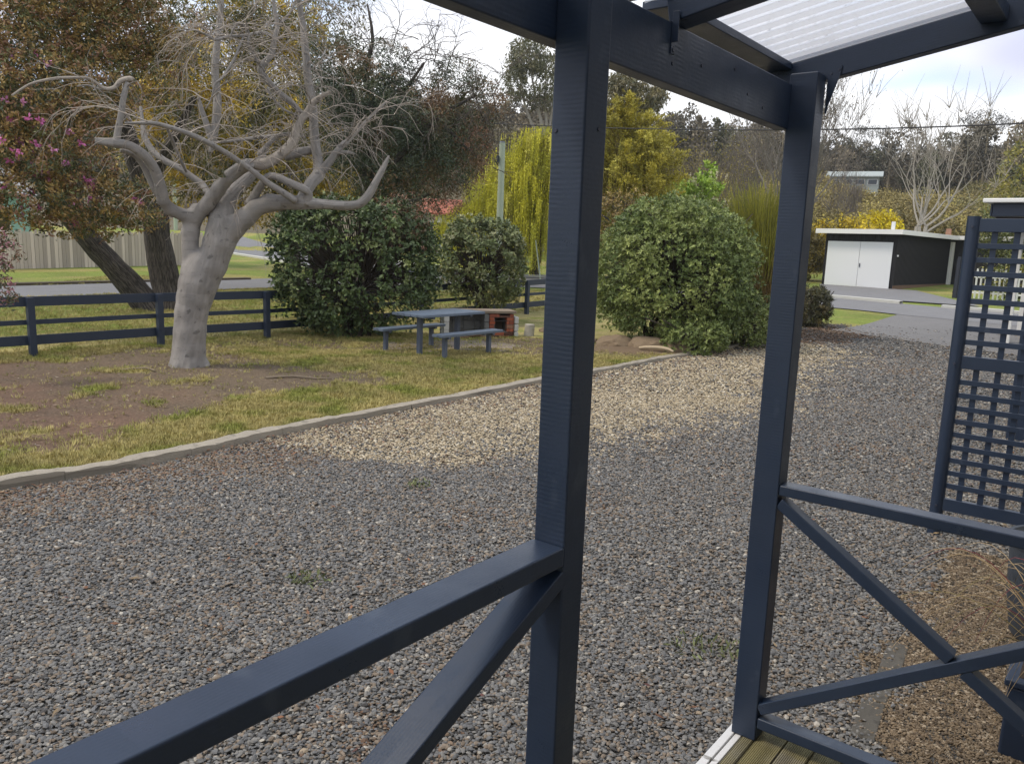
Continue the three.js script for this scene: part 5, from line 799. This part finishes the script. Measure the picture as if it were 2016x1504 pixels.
// ---------------------------------------------------------------- willows
M.leafThin = std({ vertexColors: true, roughness: 0.7, side: THREE.DoubleSide });
function willow(label, base, ells, seed, n, cols, o = {}) {
  const R = rng(seed), t = thing('willow_tree', label, 'tree', [0, 0, 0]), L = new Leaves(); const y0 = GY(base[0], base[1]), base0 = base;
  const s = skeleton(R, [base[0], y0 - 0.1, base[1]], o.h || 2.6, 0.28, { levels: 2, spread: 0.7, ratio: 0.8 }); part('trunk', s.geo, M.darkBark, t);
  const vol = ells.map((e) => e[3] * e[4]), tot = vol.reduce((a, b) => a + b, 0), S = new Leaves(), top = s.tips;
  for (let k = 0; k < n; k++) {                                        // each tuft: an arching bough with strands hanging off it
    let q = R() * tot, i = 0; while (i < ells.length - 1 && q > vol[i]) q -= vol[i++]; const e = ells[i]; const a = R() * 6.283, el = Math.asin(lerp(-0.25, 1, R())), rr = 0.75 + 0.3 * R();
    const c = [e[0] + Math.cos(a) * Math.cos(el) * rr * e[3], e[1] + Math.sin(el) * rr * e[4], e[2] + Math.sin(a) * Math.cos(el) * rr * e[5]], base = cols(R, ...c);
    const out = [Math.cos(a), Math.sin(a)], bl = 0.5 + R() * 0.7, bow = []; for (let m = 0; m <= 5; m++) { const f = m / 5; bow.push([c[0] + out[0] * (f - 0.6) * bl * 1.6, c[1] + (o.up ? 0.9 : 0.35) * Math.sin(f * 2.2) * bl - (o.up ? 0 : 0.25 * f), c[2] + out[1] * (f - 0.6) * bl * 1.6]); }
    S.twig([[lerp(base0[0], c[0], 0.35), lerp(y0 + 2, c[1], 0.5), lerp(base0[1], c[2], 0.35)], bow[0], bow[2], bow[5]], 0.03, 0.008, [0.20, 0.16, 0.04]);
    const ns = o.strands || 26;
    for (let m = 0; m < ns; m++) {
      const f = R(), bi = Math.min(4, (f * 5) | 0), bf = f * 5 - bi, p0 = [0, 1, 2].map((x) => lerp(bow[bi][x], bow[bi + 1][x], bf) + gauss(R) * 0.10); const sx = out[0] * 0.18 * R() + gauss(R) * 0.10, sz = out[1] * 0.18 * R() + gauss(R) * 0.10;
      const len = o.up ? 0.35 + R() * 0.65 : Math.max(0.3, Math.min(p0[1] - GY(p0[0], p0[2]) - 0.1 - R() * 0.3, 0.6 + R() * R() * 2.6)), pts = [], col = jit(R, base, 0.16);
      for (let w = 0; w <= 5; w++) { const g = w / 5; pts.push(o.up ? [p0[0] + sx * 2.4 * g, p0[1] + len * g * (0.85 - 0.5 * g), p0[2] + sz * 2.4 * g] : [p0[0] + sx * Math.sin(g * 1.6) + gauss(R) * 0.015, p0[1] + 0.06 * Math.sin(g * 6) * (1 - g) - len * g, p0[2] + sz * Math.sin(g * 1.6) + gauss(R) * 0.015]); }
      L.twig(pts, 0.009, 0.004, col);
      for (let w = 1; w <= 5; w++) for (let v = 0; v < (o.leaves || 2); v++) { const g = R(); L.random(R, lerp(pts[w - 1][0], pts[w][0], g), lerp(pts[w - 1][1], pts[w][1], g), lerp(pts[w - 1][2], pts[w][2], g), 0.12, 0.034, jit(R, col, 0.2), o.up ? 0.5 : -1.0); }
    }
  }
  part('boughs', S.build(), M.twig, t);
  part('crown', L.build(), M.leafThin, t);
}
const wcol = mixCol([[0.55, [0.60, 0.57, 0.040]], [0.3, [0.47, 0.47, 0.040]], [0.15, [0.66, 0.62, 0.10]]]);
willow('tall yellow weeping willow behind the power pole, left of the thick post', [0.9, -38.5], [[0.9, 4.6, -38.5, 2.2, 2.9, 1.7], [-0.8, 3.6, -38.3, 1.6, 1.9, 1.5], [-2.3, 2.5, -38.2, 1.3, 1.3, 1.3], [2.6, 4.6, -38.4, 1.8, 2.3, 1.6], [1.0, 3.0, -37.6, 2.0, 1.8, 1.2], [-1.2, 2.0, -37.6, 1.8, 1.2, 1.2]], 301, 380, wcol);
willow('golden willow with upswept sprays right of the thick post', [4.7, -36], [[4.6, 5.2, -36, 1.7, 2.6, 1.6], [5.6, 4.2, -35.8, 1.2, 2.2, 1.3], [3.6, 4.6, -36, 1.6, 2.4, 1.4]], 302, 75, mixCol([[0.5, [0.43, 0.37, 0.04]], [0.3, [0.32, 0.28, 0.036]], [0.2, [0.52, 0.47, 0.08]]]), { h: 2.2, leaves: 3 });
willow('golden willow sprays standing up behind the round bush', [5.0, -35], [[4.4, 4.6, -35, 1.7, 2.7, 1.2], [5.4, 3.8, -34.8, 1.1, 2.2, 1.2]], 303, 95, mixCol([[0.5, [0.43, 0.37, 0.04]], [0.3, [0.32, 0.28, 0.036]], [0.2, [0.54, 0.49, 0.09]]]), { up: true, h: 1.8, leaves: 4, strands: 30 });
// amber shrub under the golden willow
boxShrub('amber_shrub', 'amber brown shrub below the golden willow beside the thick post', [3.9, 2.6, -31], [1.4, 1.5, 0.9], 304, 700, mixCol([[0.5, [0.25, 0.17, 0.05]], [0.3, [0.34, 0.25, 0.06]], [0.2, [0.09, 0.09, 0.03]]]), { leaves: 9, len: 0.13, wid: 0.05, spread: 0.14 });
// horse chestnut with white flower candles
{
  const t = thing('chestnut_tree', 'young fresh-green chestnut with white flower candles', 'tree', [0, 0, 0]), R = rng(305);
  const s = skeleton(R, [8.6, GY(8.6, -39) - 0.1, -39], 1.9, 0.09, { levels: 2, spread: 0.5 }); part('trunk', s.geo, M.limbFar, t);
  const E = [[9.0, 5.75, -39, 0.42, 0.45, 0.4], [8.8, 5.0, -38.9, 0.95, 0.55, 0.7], [7.6, 4.85, -38.9, 0.75, 0.5, 0.6], [8.9, 3.8, -38.8, 1.0, 0.6, 0.7], [7.8, 3.7, -38.8, 0.9, 0.5, 0.7], [6.9, 5.15, -39, 0.4, 0.35, 0.4]], L = new Leaves();
  scatter(L, R, E, { clusters: 330, leaves: 8, spread: 0.09, len: 0.24, wid: 0.10, color: mixCol([[0.6, [0.27, 0.40, 0.040]], [0.4, [0.36, 0.47, 0.07]]]), hollow: 0.6 }); part('crown', L.build(), M.leafT, t);
  const F = new Leaves(); for (let k = 0; k < 26; k++) { const e = E[1 + (R() * 4 | 0)], x = e[0] + (R() * 2 - 1) * e[3], y = e[1] + R() * e[4] * 0.9, z = e[2] + e[5] * 0.8; for (let i = 0; i < 20; i++) { const h = R(); F.random(R, x + gauss(R) * 0.06 * (1 - h), y + h * 0.28, z + gauss(R) * 0.06 * (1 - h), 0.07, 0.05, [0.62, 0.56, 0.40]); } } part('flower_candles', F.build(), M.leafT, t, 'upright white flower candles');
}
// ---------------------------------------------------------------- power pole and line
{
  const pm = std({ color: lin(0.36, 0.42, 0.33), roughness: 0.9, bumpMap: sawn, bumpScale: 0.004 });
  const pole = (x, z, h, label, cat) => { const t = thing('power_pole', label, 'pole', [x, GY(x, z), z]); part('shaft', cylG([0, -0.5, 0], [0.02, h, 0], 0.16, 0.115, 14), pm, t); const cap = part('cap', cylG([0.02, h - 0.01, 0], [0.02, h + 0.035, 0], 0.125, 0.10, 14), M.greyBlue, t); part('clamp', boxG(-0.16, -0.10, h - 0.75, h - 0.5, 0.02, 0.14, 0.004), M.navyFar, t); return t; };
  pole(-0.72, -32, 5.5, 'pale green treated power pole in front of the weeping willow');
  pole(17.5, -9.5, 6.4, 'power pole outside the view at the right end of the line');
  pole(-27, -64, 10.5, 'power pole far off at the left end of the line');
  const a = new THREE.Vector3(-27, GY(-27, -64) + 10.3, -64), m = new THREE.Vector3(6.2, 5.75, -26), b = new THREE.Vector3(17.5, 6.2, -9.5);
  const c = new THREE.QuadraticBezierCurve3(a, new THREE.Vector3().copy(m).multiplyScalar(2).addScaledVector(a, -0.5).addScaledVector(b, -0.5), b);
  single('power_line', new THREE.TubeGeometry(c, 80, 0.017, 6), std({ color: lin(0.02, 0.02, 0.022), roughness: 0.7 }), 'black overhead power line crossing the view', 'cable');
  const st = thing('street_marker', 'slanting pale stay pole leaning among the willow strands', 'pole', [1.05, GY(1.05, -36.2), -36.2]); part('shaft', cylG([0.1, -0.2, 0], [-0.22, 1.75, 0], 0.035, 0.03, 8), pm, st);
}
// ---------------------------------------------------------------- bare and half-bare trees
function bareTree(label, base, h, r, seed, o) {
  const R = rng(seed), t = thing('bare_tree', label, 'tree', [0, 0, 0], 0), b = [base[0], GY(base[0], base[1]) - 0.1, base[1]];
  const stems = o.stems || 1, gs = []; let tips = [];
  for (let k = 0; k < stems; k++) { const a = R() * 6.283, s = skeleton(R, stems > 1 ? [b[0] + Math.cos(a) * 0.15, b[1], b[2] + Math.sin(a) * 0.15] : b, h, r, { levels: o.levels || 3, spread: o.spread || 0.5, ratio: o.ratio || 0.68, kids: o.kids || 3, lift: 0.1, dir: stems > 1 ? [Math.cos(a) * 0.45 + (o.lean || 0), 1, Math.sin(a) * 0.4] : [o.lean || 0, 1, 0], wiggle: o.wiggle }); gs.push(s.geo); tips.push(...s.tips); }
  part('trunk', merge(gs), o.mat || M.limbFar, t);
  const L = new Leaves(); for (const p of tips) for (let i = 0; i < (o.twigs || 4); i++) { const d = [gauss(R) * 0.8 + (o.lean || 0) * 0.5, 0.5 + R(), gauss(R) * 0.8], len = (o.tw || 0.9) * (0.5 + R()); const q = [p[0] + d[0] * len * 0.5, p[1] + d[1] * len * 0.5, p[2] + d[2] * len * 0.5], e = [q[0] + (d[0] + gauss(R) * 0.5) * len * 0.5, q[1] + (d[1] + gauss(R) * 0.3) * len * 0.4, q[2] + d[2] * len * 0.5]; L.twig([p, q, e], o.tr || 0.012, 0.005, jit(R, o.tcol || [0.17, 0.145, 0.12], 0.3)); for (let w = 0; w < (o.buds || 0); w++) { const f = R(); L.random(R, lerp(q[0], e[0], f) + gauss(R) * 0.1, lerp(q[1], e[1], f) + gauss(R) * 0.1, lerp(q[2], e[2], f) + gauss(R) * 0.1, 0.11, 0.06, jit(R, o.bud, 0.35)); } }
  stuffPart('twigs', L.build(), M.twig, t); return t;
}
const paleLimb = std({ color: lin(0.34, 0.315, 0.27), roughness: 1 });
bareTree('bare pale-limbed spreading tree behind the shed near the lattice', [22.6, -46], 3.3, 0.17, 401, { stems: 5, levels: 3, spread: 0.78, ratio: 0.76, kids: 2, mat: paleLimb, tcol: [0.30, 0.27, 0.23], tw: 1.2, twigs: 6, tr: 0.016 });
bareTree('bare twiggy tree leaning right behind the right-hand post', [13.6, -43], 4.0, 0.15, 402, { stems: 5, levels: 3, spread: 0.36, lean: 0.10, ratio: 0.78, tw: 1.1, twigs: 4, buds: 1, bud: [0.14, 0.11, 0.05], kids: 3 });
bareTree('half-bare tree with yellow buds left of the right-hand post', [12.8, -52], 3.0, 0.15, 403, { stems: 4, levels: 3, spread: 0.5, tw: 1.0, twigs: 4, buds: 3, bud: [0.26, 0.22, 0.05], kids: 3 });
bareTree('half-bare tree with yellow buds behind the chestnut', [9.6, -50], 2.7, 0.13, 404, { stems: 4, levels: 3, spread: 0.5, tw: 0.9, twigs: 4, buds: 3, bud: [0.25, 0.21, 0.05] });
bareTree('grey leafless tree rising above the half-bare trees', [15.6, -58], 3.6, 0.17, 405, { stems: 4, levels: 3, spread: 0.42, tw: 1.1, twigs: 4, buds: 1, bud: [0.2, 0.17, 0.05] });
bareTree('small grey bare tree beside the hill house', [25.5, -62], 2.6, 0.12, 406, { stems: 4, levels: 3, spread: 0.55, tw: 0.9, twigs: 3 });
// ---------------------------------------------------------------- eucalypts seen over the willows
function euc(label, base, ells, seed, o = {}) {
  const R = rng(seed), t = thing('eucalypt_tree', label, 'tree', [0, 0, 0]), y0 = GY(base[0], base[1]); const gs = [];
  for (const e of ells) gs.push(tubeG([[base[0], y0 - 0.3, base[1], 0.22], [base[0] + 0.1, lerp(y0, e[1], 0.5), base[1], 0.16], [lerp(base[0], e[0], 0.5), lerp(y0, e[1], 0.75), lerp(base[1], e[2], 0.5), 0.10], [e[0], e[1], e[2], 0.04]], 6, 3, 0, 1, false));
  part('trunk', merge(gs), paleLimb, t);
  const L = new Leaves(); scatter(L, R, ells, { clusters: o.n || 420, leaves: 12, spread: o.spread || 0.36, len: 0.34, wid: 0.09, up: -0.7, hollow: 0.3, color: mixCol(o.cols || [[0.4, [0.145, 0.148, 0.070]], [0.35, [0.20, 0.185, 0.095]], [0.25, [0.100, 0.106, 0.055]]]) });
  part('crown', L.build(), M.leafT, t);
}
euc('tall open-crowned eucalypt above the weeping willow', [1.9, -60], EUCA, 501, { n: 520 });
euc('eucalypt crown hanging below the front beam right of the thick post', [9.5, -56], EUCB, 502, { n: 520, cols: [[0.4, [0.17, 0.148, 0.068]], [0.35, [0.22, 0.185, 0.085]], [0.25, [0.10, 0.104, 0.052]]] });
euc('lone dark gum standing on the skyline above the hill house', [52, -124], [[52.6, 20.5, -124, 3.4, 1.0, 2], [50.0, 18.4, -124, 3.0, 1.1, 2], [55.2, 17.6, -124, 3.2, 1.1, 2], [52.0, 16.0, -124, 4.6, 1.4, 2]], 503, { n: 420, spread: 0.55, cols: [[0.6, [0.050, 0.048, 0.034]], [0.4, [0.075, 0.070, 0.048]]] });
euc('dark gum on the skyline behind the bare pale tree', [66, -118], [[66, 21.5, -118, 3.6, 1.6, 2], [64, 18, -118, 3, 1.2, 2], [70, 17.5, -118, 3.4, 1.2, 2]], 504, { n: 380, spread: 0.55, cols: [[0.6, [0.052, 0.050, 0.036]], [0.4, [0.078, 0.074, 0.05]]] });
// ---------------------------------------------------------------- wooded hill
{
  const R = rng(601);
  const model = (seed, spread, h, n, pale, ll = 0.5) => { const q = rng(seed), L = new Leaves(); const ell = []; const k = 5; for (let i = 0; i < k; i++) ell.push([gauss(q) * spread * 0.5, h * (0.55 + 0.45 * i / k), gauss(q) * spread * 0.5, spread * (0.4 + 0.25 * q()), h * 0.13, spread * 0.45]); scatter(L, q, ell, { clusters: n, leaves: 8, spread: 0.45, len: ll, wid: ll * 0.48, color: () => [1, 1, 1], hollow: 0.4 }); L.twig([[0, -1, 0], [gauss(q) * 0.2, h * 0.5, 0], [gauss(q) * 0.5, h * 0.9, 0]], 0.18, 0.06, pale); return L.build(); };
  const geos = [model(1, 2.6, 9, 80, [1.9, 1.8, 1.7]), model(2, 3.2, 10.5, 95, [2.0, 1.9, 1.7]), model(3, 2.2, 8, 66, [1.5, 1.4, 1.3]), model(4, 2.6, 4, 150, [1, 1, 1], 0.26)];
  const lists = [[], [], [], []], mat = std({ vertexColors: true, roughness: 0.95, side: THREE.DoubleSide });
  for (let k = 0; k < 5200; k++) {
    const z = -lerp(90, 262, Math.pow(R(), 0.8)), x = lerp(-0.62, 0.78, R()) * -z; if (Math.hypot(x - 42, z + 101) < 8 || (x > 34 && x < 52 && z > -101 && z < -80)) continue;
    const v = (R() * 3) | 0, w = R(), c = w < 0.4 ? [0.120, 0.106, 0.075] : w < 0.7 ? [0.165, 0.142, 0.100] : w < 0.88 ? [0.105, 0.108, 0.060] : [0.22, 0.185, 0.125]; lists[v].push([x, z, 0.48 + R() * 0.5, jit(R, c, 0.25)]);
  }
  // scrub on the lower slope behind the shed
  for (let k = 0; k < 2400; k++) { const z = -lerp(53, 96, R()), x = lerp(-0.05, 0.80, R()) * -z; if (x < 10 && z > -60) continue; if (Math.hypot(x - 42, z + 101) < 6 || (x > 34 && x < 50 && z < -84)) continue; const w = R(), c = w < 0.45 ? [0.24, 0.20, 0.078] : w < 0.75 ? [0.30, 0.245, 0.088] : w < 0.9 ? [0.18, 0.17, 0.075] : [0.38, 0.32, 0.09]; lists[3].push([x, z, 0.42 + R() * 0.45, jit(R, c, 0.25)]); }
  const mm = new THREE.Matrix4(), q = new THREE.Quaternion(), up = new THREE.Vector3(0, 1, 0), col = new THREE.Color(); const lab = ['distant eucalypt forest covering the hill', 'taller gums in the distant hill forest', 'thin young gums in the distant hill forest', 'olive scrub on the slope behind the shed'];
  lists.forEach((L, v) => { const im = new THREE.InstancedMesh(geos[v], mat, L.length); im.name = numbered(v < 3 ? 'hill_forest' : 'hill_scrub'); L.forEach(([x, z, s, c], i) => { q.setFromAxisAngle(up, R() * 6.283); mm.compose(new THREE.Vector3(x, GY(x, z), z), q, new THREE.Vector3(s * (0.85 + R() * 0.3), s, s * (0.85 + R() * 0.3))); im.setMatrixAt(i, mm); im.setColorAt(i, col.setRGB(...c)); }); im.userData = { kind: 'stuff', label: lab[v], category: 'forest' }; im.castShadow = im.receiveShadow = true; scene.add(im); });
}
// yellow-flowering bushes behind the shed and tall hedge at the right
const yel = mixCol([[0.45, [0.66, 0.50, 0.014]], [0.3, [0.48, 0.36, 0.02]], [0.25, [0.18, 0.16, 0.04]]]);
const bigLeaf = { leaves: 9, len: 0.20, wid: 0.09, spread: 0.2, pow: 2.2, stems: 4 };
boxShrub('golden_bush', 'bright yellow flowering bush over the left half of the shed roof', [17.6, 2.9, -44], [2.0, 1.1, 0.9], 701, 520, yel, bigLeaf);
boxShrub('golden_bush', 'vivid yellow bush over the middle of the shed roof', [20.2, 3.6, -45.5], [1.2, 0.9, 0.8], 702, 340, mixCol([[0.7, [0.76, 0.64, 0.014]], [0.3, [0.54, 0.43, 0.02]]]), bigLeaf);
boxShrub('golden_bush', 'olive yellow bush behind the black fence left of the shed', [15.2, 2.2, -43], [1.3, 1.5, 0.9], 703, 360, mixCol([[0.4, [0.46, 0.35, 0.045]], [0.6, [0.21, 0.175, 0.055]]]), bigLeaf);
boxShrub('olive_bush', 'tall olive bush behind the right-hand half of the shed', [24.5, 3.2, -50], [3.2, 2.0, 1.2], 704, 620, mixCol([[0.4, [0.24, 0.185, 0.055]], [0.6, [0.18, 0.155, 0.055]]]), { ...bigLeaf, len: 0.24 });
boxShrub('olive_bush', 'yellow-green tall hedge at the right edge above the lattice', [30.5, 5.0, -47], [4.0, 4.4, 1.6], 705, 1500, mixCol([[0.5, [0.32, 0.29, 0.055]], [0.35, [0.21, 0.205, 0.055]], [0.15, [0.10, 0.12, 0.04]]]), { ...bigLeaf, len: 0.26 });
boxShrub('olive_bush', 'dark green bush beside the neighbouring eave', [24.6, 3.4, -40.5], [2.0, 1.6, 1.0], 706, 460, mixCol([[0.6, [0.11, 0.14, 0.042]], [0.4, [0.17, 0.18, 0.058]]]), bigLeaf);
// ---------------------------------------------------------------- black shed with white doors
{
  const th = Math.atan2(-0.678, 0.735), t = thing('shed', 'black board shed with big white double doors and white roof edge', 'shed', [17.71, 0.50, -37.78], th);
  // local: x along the front (0 right corner, negative to the left), -z back along the side
  const wallMap = colorTex(256, 256, (u, v, i, j) => { const k = 0.014 * (1 + 0.5 * fbm(u * 20, v * 2, 2, 3)) * (0.8 + 0.4 * sp(i, j)); return [k, k * 0.95, k * 1.1]; }, 0.5, 0.5);
  const black = std({ map: wallMap, roughness: 0.8 }); const W = 3.35, D = 8.7, Ht = 2.66;
  part('wall', boxG(-W, 0, -0.3, Ht, -D, 0, 0), black, t);
  const bats = []; for (let k = 0; k < 19; k++) bats.push(boxG(-W + k * 0.18, -W + k * 0.18 + 0.035, -0.2, Ht, 0.001, 0.022, 0)); for (let k = 0; k < 48; k++) bats.push(boxG(0.001, 0.022, 0.22, Ht, -0.05 - k * 0.18, -0.015 - k * 0.18, 0));
  stuffPart('cover_strips', merge(bats), black, t);
  part('plinth', boxG(0.002, 0.03, -0.3, 0.2, -D, 0.0, 0), std({ color: lin(0.14, 0.085, 0.055), roughness: 1 }), t);
  const wd = std({ color: lin(0.74, 0.76, 0.78), roughness: 0.5 });
  part('door', boxG(-W + 0.14, -1.655, 0.03, 2.20, 0.024, 0.065, 0.006), wd, t); const dr = part('door', boxG(-1.640, -0.16, 0.03, 2.20, 0.024, 0.065, 0.006), wd, t);
  part('handle', boxG(-1.60, -1.56, 1.0, 1.18, 0.066, 0.10, 0.004), M.navyFar, dr);
  const rf = part('roof', boxG(-W - 0.35, 0.30, Ht + 0.02, Ht + 0.10, -D - 0.3, 0.42, 0.01), M.white, t);
  part('fascia', boxG(-W - 0.37, 0.34, Ht - 0.10, Ht + 0.12, 0.425, 0.46, 0.005), M.white, t); part('fascia', boxG(0.305, 0.338, Ht - 0.10, Ht + 0.115, -D - 0.3, 0.42, 0.005), M.white, t);
  part('vent_pipe', cylG([-0.75, Ht + 0.1, -1.5], [-0.75, Ht + 0.55, -1.5], 0.09, 0.09, 10), M.white, rf);
  part('lamp', boxG(0.03, 0.09, 1.55, 1.63, -0.12, -0.06, 0.005), M.white, t);
  part('corner_board', boxG(0.025, 0.16, 0.15, 2.45, -D - 0.28, -D + 0.12, 0.004), M.white, t, 'white post at the far end of the side wall');
}
{ // lower building behind with white roof edge and terracotta chimney pot
  const t = thing('outbuilding', 'low dark outbuilding with white roof edge behind the shed', 'building', [23.9, 0.6, -44.6], Math.atan2(-0.678, 0.735));
  part('wall', boxG(-1.55, 5, -0.3, 2.45, -4, 0, 0), std({ color: lin(0.018, 0.018, 0.02), roughness: 0.8 }), t); part('roof', boxG(-1.6, 5.4, 2.47, 2.68, -4.4, 0.4, 0.01), M.white, t);
  part('chimney', cylG([-0.9, 2.65, -2.5], [-0.9, 3.15, -2.5], 0.17, 0.14, 12), std({ color: lin(0.40, 0.22, 0.15), roughness: 1 }), t);
}
// dark board fences either side of the shed
function boardFence(label, a, b, h, col, w = 0.14, name = 'board_fence') {
  const t = thing(name, label, 'fence'), n = Math.max(2, Math.round(Math.hypot(b[0] - a[0], b[1] - a[1]) / w)), R = rng(Math.round(a[0] * 100) & 1023), mats = [0.7, 0.9, 1.05, 1.2].map((k) => std({ color: lin(col[0] * k, col[1] * k, col[2] * k), roughness: 0.95 }));
  const dx = (b[0] - a[0]) / n, dz = (b[1] - a[1]) / n, l = Math.hypot(dx, dz); const merged = mats.map(() => []);
  for (let k = 0; k < n; k++) { const x = a[0] + dx * (k + 0.5), z = a[1] + dz * (k + 0.5), y = GY(x, z), hh = h * (1 + (R() - 0.5) * 0.07); const g = boxG(-l * (0.36 + 0.08 * R()), l * (0.36 + 0.08 * R()), -0.05, hh, -0.01, 0.01, 0); g.rotateZ((R() - 0.5) * 0.02); g.rotateY(-Math.atan2(dz, dx)); g.translate(x, y, z); merged[(R() * 4) | 0].push(g); }
  merged.forEach((g, i) => g.length && stuffPart('palings', merge(g), mats[i], t));
  part('backing_boards', barG([a[0], (GY(...a) + h * 0.46), a[1] - 0.022], [b[0], GY(...b) + h * 0.46, b[1] - 0.022], 0.012, h * 0.92, [dz / l, 0, -dx / l], 0), mats[1], t);
  for (const hy of [0.25, h * 0.8]) part('rail', barG([a[0], GY(a[0], a[1]) + hy, a[1] - 0.06], [b[0], GY(b[0], b[1]) + hy, b[1] - 0.06], 0.04, 0.08, [0, 0, 1], 0), mats[0], t);
  return t;
}
boardFence('black paling fence left of the shed', [14.4, -40.6], [11.0, -43.6], 1.75, [0.020, 0.022, 0.020]);
boardFence('dark slate-blue board fence between the shed and the lattice', [18.50, -33.95], [18.95, -33.62], 1.75, [0.026, 0.030, 0.042]);
boardFence('long weathered grey paling fence across the street', [-34, -18.5], [-20.04, -31.1], 1.5, [0.50, 0.44, 0.385], 0.15, 'paling_fence');
boardFence('weathered grey paling fence across the street behind the dark trunks', [-20.04, -31.1], [-15.0, -38.6], 1.5, [0.52, 0.46, 0.40], 0.15, 'paling_fence');
boardFence('low brown paling fence on the far side of the side street', [-30, -70], [-14.5, -76], 1.5, [0.17, 0.135, 0.11], 0.14, 'paling_fence');
{ // white picket fence seen through the lattice
  const t = thing('picket_fence', 'white picket fence seen through the lattice holes', 'fence'); const a = [19.0, -33.55], b = [25.5, -29.5], n = 46;
  for (let k = 0; k <= n; k++) { const x = lerp(a[0], b[0], k / n), z = lerp(a[1], b[1], k / n), y = GY(x, z); part('picket', boxG(x - 0.035, x + 0.035, y + 0.05, y + 1.28, z - 0.012, z + 0.012, 0.004), M.white, t); }
  for (const h of [0.3, 0.95]) part('rail', barG([a[0], GY(...a) + h, a[1] - 0.035], [b[0], GY(...b) + h, b[1] - 0.035], 0.035, 0.08, [0, 0, 1], 0), M.white, t);
}
boxShrub('golden_hedge', 'yellow-green hedge behind the white picket fence', [22.6, 1.35, -33.2], [3.6, 1.1, 0.8], 707, 560, mixCol([[0.5, [0.24, 0.22, 0.03]], [0.5, [0.13, 0.15, 0.03]]]), bigLeaf);
// ---------------------------------------------------------------- neighbouring carport at the right edge
{
  const t = thing('carport', 'neighbouring carport with navy fascia and white gutter at the right edge', 'carport', [10.15, 0, -17.25], VT);
  part('fascia', boxG(-0.2, 0.02, 2.93, 3.20, -0.1, 6, 0.01), M.navyFar, t); part('gutter', boxG(-0.34, -0.205, 3.20, 3.29, -0.28, 6, 0.02), M.white, t); part('roof', boxG(-0.2, 5.5, 3.21, 3.26, -0.25, 6, 0.01), M.white, t); part('fascia', boxG(-0.2, 5.5, 2.93, 3.19, -0.14, -0.105, 0.01), M.navyFar, t); part('ceiling', boxG(0.03, 5.4, 2.90, 2.925, -0.05, 6, 0), std({ color: lin(0.08, 0.065, 0.075), roughness: 0.9 }), t);
  part('post', boxG(2.55, 2.69, -0.1, 2.90, 0.10, 0.24, 0.005), M.white, t); part('post', boxG(5.2, 5.34, -0.1, 2.90, 0.10, 0.24, 0.005), M.white, t);
  const s = thing('screen_post', 'wide navy post standing behind the lattice screen', 'post', [5.70, 0, -8.92], VT); part('post', boxG(-0.05, 0.05, -0.1, 2.2, -0.02, 0.22, 0.005), M.navySmooth, s); part('cap', boxG(-0.06, 0.06, 2.2, 2.235, -0.03, 0.23, 0.005), M.navySmooth, s);
  const sl = thing('timber_sleeper', 'pale timber sleeper on the ground behind the lattice screen', 'sleeper', [5.6, 0, -7.6], VT); part('beam', boxG(-0.4, 1.2, -0.02, 0.12, 0.0, 0.12, 0.01), std({ color: lin(0.30, 0.26, 0.20), roughness: 1 }), sl);
}
// ---------------------------------------------------------------- houses glimpsed between the trees
function smallHouse(label, p, turn, w, d, h, wall, roofC, o = {}) {
  const t = thing('house', label, 'house', [p[0], GY(p[0], p[1]) + (o.lift || 0), p[1]], turn), wm = std({ color: lin(...wall), roughness: 0.85 }), rm = std({ color: lin(...roofC), roughness: 0.7 });
  part('wall', boxG(-w / 2, w / 2, -0.5, h, -d / 2, d / 2, 0), wm, t);
  const s = new THREE.Shape(); s.moveTo(-d / 2 - 0.4, h - 0.05); s.lineTo(0, h + (o.rise || 1.4)); s.lineTo(d / 2 + 0.4, h - 0.05); s.lineTo(d / 2 + 0.4, h + 0.06); s.lineTo(0, h + (o.rise || 1.4) + 0.13); s.lineTo(-d / 2 - 0.4, h + 0.06); s.closePath(); const g = new THREE.ExtrudeGeometry(s, { depth: w + 0.8, bevelEnabled: false }); g.rotateY(Math.PI / 2); g.translate(-w / 2 - 0.4, 0, 0); part('roof', g, rm, t);
  const gl = std({ color: lin(0.04, 0.05, 0.06), roughness: 0.08, metalness: 0.2 }); for (let k = 0; k < (o.win || 3); k++) { const x = -w / 2 + (k + 0.5) * w / (o.win || 3), wn = part('window', boxG(x - 0.55, x + 0.55, h * 0.38, h * 0.8, d / 2 + 0.002, d / 2 + 0.05, 0), M.white, t); part('pane', boxG(x - 0.48, x + 0.48, h * 0.41, h * 0.77, d / 2 + 0.051, d / 2 + 0.058, 0), gl, wn); }
  if (o.posts) for (const x of [-w * 0.42, -w * 0.1, w * 0.25, w * 0.45]) part('stilt', boxG(x - 0.12, x + 0.12, -o.lift - 1, -0.5, d / 2 - 0.3, d / 2 - 0.06, 0), M.white, t);
  return t;
}
smallHouse('pale mint house on the hillside above the shed', [41.4, -101.5], -0.42, 5.6, 4.5, 1.5, [0.34, 0.38, 0.36], [0.33, 0.37, 0.36], { lift: 1.6, posts: true, rise: 0.7, win: 4 });
smallHouse('turquoise house behind the paling fence at far left', [-31, -41], 0.9, 9, 7, 3.0, [0.30, 0.52, 0.46], [0.30, 0.30, 0.31], { win: 3 });
smallHouse('white house with red roof glimpsed between the two clipped shrubs', [-5.7, -58], 0.1, 2.6, 5, 2.5, [0.72, 0.72, 0.70], [0.38, 0.12, 0.07], { win: 1, rise: 1.0 });
scene.fog = new THREE.FogExp2(0xdde4ea, 0.0004);
renderer.render(scene, camera);
